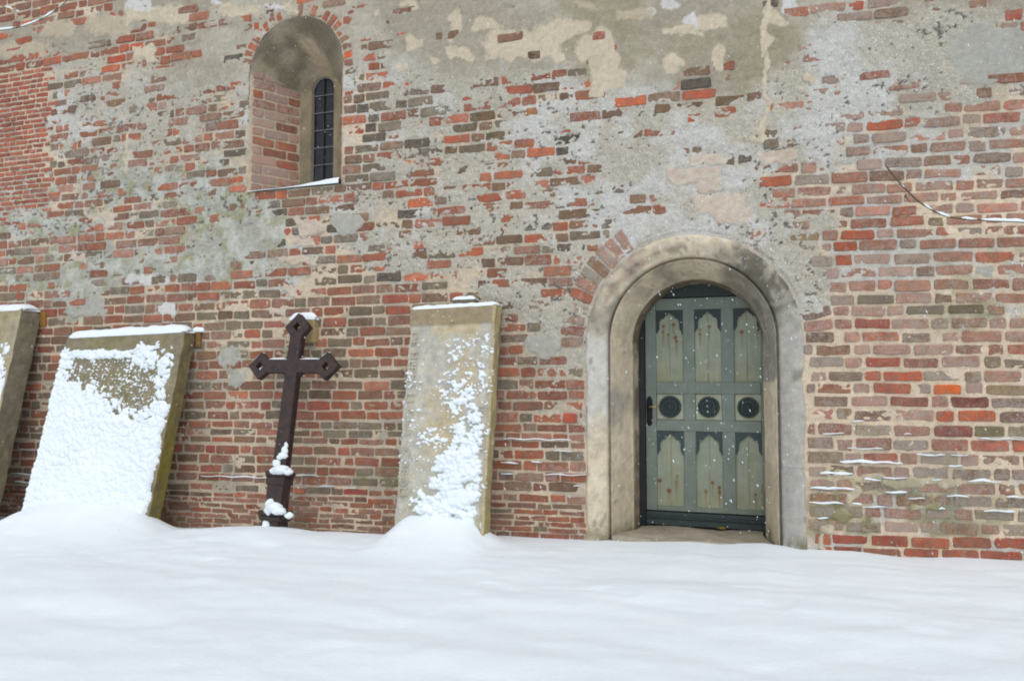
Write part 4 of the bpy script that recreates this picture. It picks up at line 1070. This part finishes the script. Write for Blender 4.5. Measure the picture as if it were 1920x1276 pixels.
# wooden wedges and blocks that hold the heads off the wall
def block(name, label, cat, pxa, pxb, pya, pyb, depth, col, mat, snow_h=None, seed=1, ov=.02):
    a, b = P(pxa, pya, -depth), P(pxb, pyb, -depth)
    m = MB(); c = np.array([(a[0] + b[0]) / 2, -depth / 2 + .01, (a[2] + b[2]) / 2])
    m.box(c, ((b[0] - a[0]) / 2, 0, 0), (0, depth / 2 + .01, 0), (0, 0, (a[2] - b[2]) / 2), tint(col), .008)
    if snow_h is None: o = m.build(name, mat); return tag(o, label, cat)
    r = empty(name, (c[0], -.01, b[2])); tag(r, label, cat); m.build('body', mat, r)
    m = MB(); xs = np.linspace(a[0] - ov, b[0] + ov, 14)
    snow_roll(m, [(x, -depth / 2, a[2] + .002) for x in xs], 1, snow_h, np.array([0, -1.0, 0]) * (depth / 2 + .012), seed, 10, True, .12); m.build('snow_cap', M_SNOW, r, True); return r
block('wooden_wedge', 'yellowish wooden wedge behind the slab at the left picture edge', 'wedge', 75, 82, 584, 612, .03, (150, 108, 44), M_WOOD)
block('wooden_wedge', 'brown wooden wedge with a snow pad behind the wide snow covered slab', 'wedge', 366, 374, 622, 650, .03, (130, 94, 50), M_WOOD, .05, 2, .05)
block('stone_block', 'beige stone block with a snow pad behind the head of the iron cross', 'block', 543, 588, 600, 642, .08, (166, 146, 104), M_STONE, .075, 4, .01)
block('wall_bracket', 'flat snow topped bracket just above the tall pale slab', 'bracket', 848, 888, 562, 567, .12, (120, 104, 84), M_STONE, .036, 6, .006)

# ------------------------------------------------------------------ rusty iron cross
TOPX, FOOTX = PX(567, -.16, 600), PX(519, -.46, 985)
ctop, cfoot = P(567, 590, -.16), np.array([TOPX + (FOOTX - TOPX) * 1.08, -.50, -.12])
cfoot[0] = FOOTX
cv = ctop - cfoot; CL = np.linalg.norm(cv); cv /= CL
cav = np.array([1.0, 0, 0]); cav = cav - cv * np.dot(cav, cv); cav /= np.linalg.norm(cav)
cav = np.array([cav[0], cav[1], cav[2] * .3]); cav /= np.linalg.norm(cav)
cn = np.cross(cav, cv); cn = cn if cn[1] < 0 else -cn
cross = empty('iron_cross', tuple(cfoot)); tag(cross, 'rusty iron cross with pierced diamond ends leaning on the brick wall', 'cross')
def plate(name, outl, holes, base, ax, ay, nrm, th, mat, parent, bevel=.006):
    cu = bpy.data.curves.new(name, 'CURVE'); cu.dimensions = '2D'; cu.fill_mode = 'BOTH'; cu.extrude = th / 2; cu.bevel_depth = bevel; cu.bevel_resolution = 1; cu.offset = -bevel
    for loop in [outl] + holes:
        sp = cu.splines.new('POLY'); sp.points.add(len(loop) - 1); sp.use_cyclic_u = True
        for p_, (x, y) in zip(sp.points, loop): p_.co = (x, y, 0, 1)
    ob = bpy.data.objects.new('tmp', cu); COL.objects.link(ob); bpy.context.view_layer.update()
    me = bpy.data.meshes.new_from_object(ob.evaluated_get(bpy.context.evaluated_depsgraph_get())); bpy.data.objects.remove(ob)
    co = np.zeros(len(me.vertices) * 3); me.vertices.foreach_get('co', co); co = co.reshape(-1, 3)
    w = base + co[:, :1] * ax + co[:, 1:2] * ay + co[:, 2:] * nrm
    o0 = w.mean(0); me.vertices.foreach_set('co', (w - o0).astype(np.float32).ravel()); me.materials.clear(); me.materials.append(mat); me.update()
    if mat is not M_IRON: set_tint(me, np.ones((len(w), 4)))
    return add_obj(name, me, parent, o0)
def quatre(cx, cy, r, rot=0):
    out = []
    for k in range(4):
        a = rot + k * math.pi / 2; px_, py_ = cx + r * .55 * math.cos(a), cy + r * .55 * math.sin(a)
        for q in np.linspace(-1.75, 1.75, 7): out.append((px_ + r * .42 * math.cos(a + q), py_ + r * .42 * math.sin(a + q)))
    return out
# heights along the shaft
def s_at(py_): 
    best = min(np.linspace(0, CL, 600), key=lambda s: abs(proj(*(cfoot + cv * s))[1] - py_)); return best
s_bar = s_at(688); d = .142; hw0 = .069; hw1 = .085; off = .058
sT = CL - d
shaft = [(-hw1, s_at(890)), (hw1, s_at(890)), (hw0 * .98, s_bar - .09), (hw0, sT - d * .62), (hw0 * .9, sT - d * .58), (d, sT), (0, sT + d), (-d, sT), (-hw0 * .9, sT - d * .58), (-hw0, sT - d * .62), (-hw0 * .98, s_bar - .09)]
shaft = [(-hw0 * 1.12, s_at(895)), (hw0 * 1.12, s_at(895)), (hw0 * .95, sT - d * .62), (d, sT), (0, sT + d), (-d, sT), (-hw0 * .95, sT - d * .62)]
plate('shaft', shaft, [quatre(0, sT + .005, .044)], cfoot + cn * .03, cav, cv, cn, .075, M_IRON, cross)
xl_, xr_ = -.525, .525; bh = .068; dd = .138
cxl, cxr = xl_ + dd, xr_ - dd
bar = [(cxl + .085, s_bar - bh), (cxr - .085, s_bar - bh), (cxr, s_bar - dd), (xr_, s_bar), (cxr, s_bar + dd), (cxr - .085, s_bar + bh), (cxl + .085, s_bar + bh), (cxl, s_bar + dd), (xl_, s_bar), (cxl, s_bar - dd)]
plate('crossbar', bar, [quatre(cxl + .0, s_bar - .005, .044), quatre(cxr, s_bar - .005, .044)], cfoot + cn * .03, cav, cv, cn, .068, M_IRON, cross)
for sx in (-1, 1):
    for sy in (-1, 1):
        c = cfoot + cav * sx * (hw0 + .012) + cv * (s_bar + sy * (bh + .016)) + cn * .03; m = MB()
        if (sx, sy) == (1, 1): m.lathe(c - cn * .02, cn, [(.004, 0), (.018, .004), (.022, .02), (.016, .034), (.004, .04)], 12)
        else: m.add([c + cav * (-sx) * .02 - cv * sy * .02 + cn * .02, c + cav * sx * .035 - cv * sy * .012 + cn * .02, c - cav * sx * .015 + cv * sy * .03 + cn * .02,
                     c + cav * (-sx) * .02 - cv * sy * .02 - cn * .02, c + cav * sx * .035 - cv * sy * .012 - cn * .02, c - cav * sx * .015 + cv * sy * .03 - cn * .02],
                    [(0, 1, 2), (3, 5, 4), (0, 3, 4, 1), (1, 4, 5, 2), (2, 5, 3, 0)])
        m.build('spur', M_IRON, cross)
m = MB(); m.box(cfoot + cv * (s_at(912) + s_at(960)) / 2 + cn * .03, cav * .090, cn * .075, cv * ((s_at(900) - s_at(962)) / 2 + .01), bev=.012); m.build('socket', M_IRON, cross)
def collar(pya, pyb, w, dpt):
    m = MB(); sa, sb = s_at(pya), s_at(pyb)
    m.box(cfoot + cv * (sa + sb) / 2 + cn * .03, cav * w, cn * dpt, cv * ((sa - sb) / 2), bev=.008); return m.build('collar', M_IRON, cross)
collar(884, 893, .112, .095); collar(893, 909, .102, .085)
collar(957, 966, .130, .108); collar(966, 976, .114, .095)
sa, sb = s_at(976), 0.0
m = MB(); rows = []
for s, w in ((sa, .092), (sa * .8 + sb * .2, .096), (sa * .6 + sb * .4, .122), (sa * .4 + sb * .6, .15), (sb, .17)):
    rows.append([cfoot + cv * s + cn * .03 + cav * w * a + cn * w * .85 * b for a, b in ((-1, -1), (1, -1), (1, 1), (-1, 1), (-1, -1))])
m.grid(np.array(rows)); m.build('base', M_IRON, cross)
# snow lying on the cross
def blob(mb, c, rx, ry, rz, seed):
    n, k = 9, 14; vs = []
    for i in range(n):
        th_ = math.pi * i / (n - 1)
        for j in range(k):
            ph = 2 * math.pi * j / k; dirv = np.array([math.sin(th_) * math.cos(ph), math.sin(th_) * math.sin(ph), math.cos(th_)])
            r = 1 + .22 * float(vn(np.array([dirv[0] * 2 + seed]), np.array([dirv[1] * 2 + dirv[2] * 1.7]), seed)[0])
            vs.append(np.asarray(c) + dirv * r * np.array([rx, ry, rz]))
    fs = [(i * k + j, (i + 1) * k + j, (i + 1) * k + (j + 1) % k, i * k + (j + 1) % k) for i in range(n - 1) for j in range(k)]
    mb.add(vs, fs)
m = MB()
def at(px_, py_, off_): 
    s = s_at(py_); p = cfoot + cv * s + cn * off_; x = proj(*p)[0]; return p + cav * ((px_ - x) * .0063)
for (px_, py_, o_, rx, ry, rz, sd) in [(527, 880, .10, .085, .07, .045, 1), (515, 884, .09, .055, .06, .04, 2), (540, 884, .09, .05, .05, .03, 3), (519, 870, .075, .05, .035, .04, 4), (530, 854, .08, .055, .03, .03, 5), (534, 845, .08, .04, .025, .04, 6), (536, 836, .078, .02, .018, .035, 7), (525, 857, .08, .035, .025, .025, 8),
        (515, 950, .13, .09, .07, .055, 11), (505, 956, .12, .05, .05, .05, 12), (522, 956, .15, .07, .05, .035, 13), (540, 963, .14, .04, .035, .03, 14), (508, 944, .09, .05, .05, .05, 15), (500, 985, .10, .04, .05, .05, 16), (499, 973, .09, .025, .03, .04, 17)]:
    blob(m, at(px_, py_, o_), rx, ry, rz, sd)
def strip(u0, v0, u1, v1, h, sd):
    pts = [cfoot + cav * (u0 + (u1 - u0) * t_) + cv * (v0 + (v1 - v0) * t_) + cn * .03 for t_ in np.linspace(0, 1, 9)]
    snow_roll(m, pts, .035, h, np.array([0, -1.0, 0]), sd, 7, True, .2)
strip(cxl + .09, s_bar + bh + .005, -hw0, s_bar + bh + .005, .014, 21); strip(hw0, s_bar + bh + .005, cxr - .09, s_bar + bh + .005, .014, 22)
strip(xl_ + .01, s_bar + .012, cxl, s_bar + dd + .004, .014, 23); strip(cxr - .08, s_bar + bh + .008, cxr, s_bar + dd + .004, .014, 24)
blob(m, cfoot + cav * cxl + cv * (s_bar - .028) + cn * .02, .03, .03, .02, 31)
o = m.build('lying_snow', M_SNOW, cross, True); o['kind'] = 'stuff'

# ------------------------------------------------------------------ snow caught on brick edges of the wall
LEDGE = [(1575, 1692, 866, 8), (1543, 1582, 812, 4), (1597, 1620, 789, 3), (1695, 1708, 813, 4), (1589, 1655, 840, 3), (1719, 1771, 852, 5), (1783, 1815, 852, 3), (1778, 1804, 872, 7), (1815, 1876, 901, 7), (1538, 1599, 887, 8),
 (1519, 1602, 915, 6), (1620, 1652, 898, 6), (1660, 1700, 922, 6), (1746, 1764, 898, 5), (1703, 1734, 933, 4), (1775, 1816, 929, 4), (1887, 1918, 931, 6), (1517, 1582, 942, 5), (1597, 1616, 943, 5), (1618, 1665, 949, 3), (1533, 1553, 970, 4), (1844, 1903, 957, 7), (1760, 1772, 953, 4), (1836, 1914, 822, 3), (1655, 1700, 895, 3),
 (378, 505, 893, 4), (549, 592, 890, 4), (600, 628, 911, 3), (945, 1072, 823, 3), (1039, 1072, 845, 4), (940, 972, 867, 6), (997, 1018, 865, 4), (940, 966, 887, 5), (1021, 1098, 889, 3), (1076, 1090, 910, 4), (22, 70, 888, 5), (30, 66, 903, 4), (40, 70, 842, 3), (650, 670, 913, 4)]
m = MB()
for i, (xa, xb, y, t) in enumerate(LEDGE):
    n = max(5, int((xb - xa) / 5)); s_ = slope((xa + xb) / 2, y); pts = []
    for k in range(n):
        x = xa + (xb - xa) * k / (n - 1); p = P(x, y + s_ * (x - (xa + xb) / 2) + 0.9 * math.sin(k * .7 + i), 0); p[1] = -.006; pts.append(p)
    snow_roll(m, pts, .015 + .001 * t, t / 235.0 * .42, (0, -1, 0), 40 + i, 7, True, .75)
o = m.build('ledge_snow', M_SNOW, wall, True); o['kind'] = 'stuff'

# ------------------------------------------------------------------ snowy twigs reaching into the view
def twig(name, label, pts, rad, snow, side=()):
    r = empty(name, tuple(pts[-1])); tag(r, label, 'twig')
    m = MB(); m.tube(pts, rad, 8, tint((88, 78, 46)))
    for sp in side: m.tube(sp, np.linspace(.004, .0015, len(sp)), 6, tint((88, 78, 46)))
    m.build('stem', M_BARK, r, True)
    m = MB()
    for i, (a, b, h) in enumerate(snow):
        i0, i1 = int(a * (len(pts) - 1)), int(b * (len(pts) - 1)); seg_ = pts[i0:i1 + 1]
        if len(seg_) < 3: continue
        h *= .65; snow_roll(m, [p + ZB * rad[min(k + i0, len(rad) - 1)] * .5 for k, p in enumerate(seg_)], rad[i0] * 1.3, h, (0, -1, 0), 70 + i, 7, True, .35)
    if m.n: m.build('snow_load', M_SNOW, r, True)['kind'] = 'stuff'
def poly(pix, Y, n=60):
    p = np.array([P(a, b, Y) for a, b in pix]); t = np.concatenate([[0], np.cumsum(np.linalg.norm(np.diff(p, axis=0), axis=1))]); s = np.linspace(0, t[-1], n)
    q = np.stack([np.interp(s, t, p[:, k]) for k in range(3)], 1)
    for _ in range(3): q[1:-1] = (q[:-2] + q[1:-1] * 2 + q[2:]) / 4
    return q
pr_ = poly([(1661, 311), (1676, 330), (1697, 354), (1722, 378), (1758, 400), (1788, 409), (1850, 413), (1925, 416), (2050, 425), (2300, 440)], -2.6, 90)
twig('bare_twig', 'thin bent twig with patches of snow in front of the right bricks', pr_, np.linspace(.004, .0062, 90), [(.085, .105, .014), (.19, .215, .016), (.225, .275, .017), (.285, .30, .008), (.305, .35, .018), (.36, .5, .016), (.6, .9, .02)],
     [np.array([P(1697, 366, -2.6), P(1702, 374, -2.6), P(1708, 380, -2.6)])])
pl1 = poly([(136, -10), (118, 8), (104, 20), (85, 32), (62, 43), (40, 50), (15, 55), (-10, 57), (-120, 62), (-330, 40)], -3.6, 90)
twig('bare_twig', 'curved twig carrying a line of snow in the top left corner', pl1, np.linspace(.003, .007, 90), [(.03, .06, .008), (.075, .115, .020), (.12, .20, .012), (.21, .33, .015), (.33, .9, .018)])
pl2 = poly([(38, 23), (28, 19), (16, 14), (0, 9), (-30, 0), (-200, -30)], -3.6, 60)
twig('bare_twig', 'short straight twig tip with a dot of snow above the curved twig', pl2, np.linspace(.0025, .006, 60), [(.0, .05, .013), (.06, .13, .010), (.3, .9, .012)])

# ------------------------------------------------------------------ falling snow
m = MB(); n_ = 2200
for k in range(n_):
    px_, py_ = random.uniform(0, 1920), random.uniform(0, 1050)
    if random.random() < .10: px_, py_ = random.gauss(1330, 90), random.gauss(800, 160)
    Y = random.uniform(-4.9, -.3); p = P(px_, py_, Y)
    if p[2] < .1: continue
    r = random.uniform(.0009, .0018); ax = np.array([random.gauss(.32, .15), random.gauss(0, .2), -1.0]); ax /= np.linalg.norm(ax)
    s1 = np.cross(ax, (0, 1, 0)); s1 /= np.linalg.norm(s1); s2 = np.cross(ax, s1); l = r * random.uniform(1.5, 4)
    m.add([p + ax * l, p + s1 * r, p + s2 * r, p - s1 * r, p - s2 * r, p - ax * l], [(0, 1, 2), (0, 2, 3), (0, 3, 4), (0, 4, 1), (5, 2, 1), (5, 3, 2), (5, 4, 3), (5, 1, 4)])
tag(m.build('falling_snow', M_SNOW, None, True), 'snowflakes drifting down through the air in front of the wall', 'snowflakes', kind='stuff')
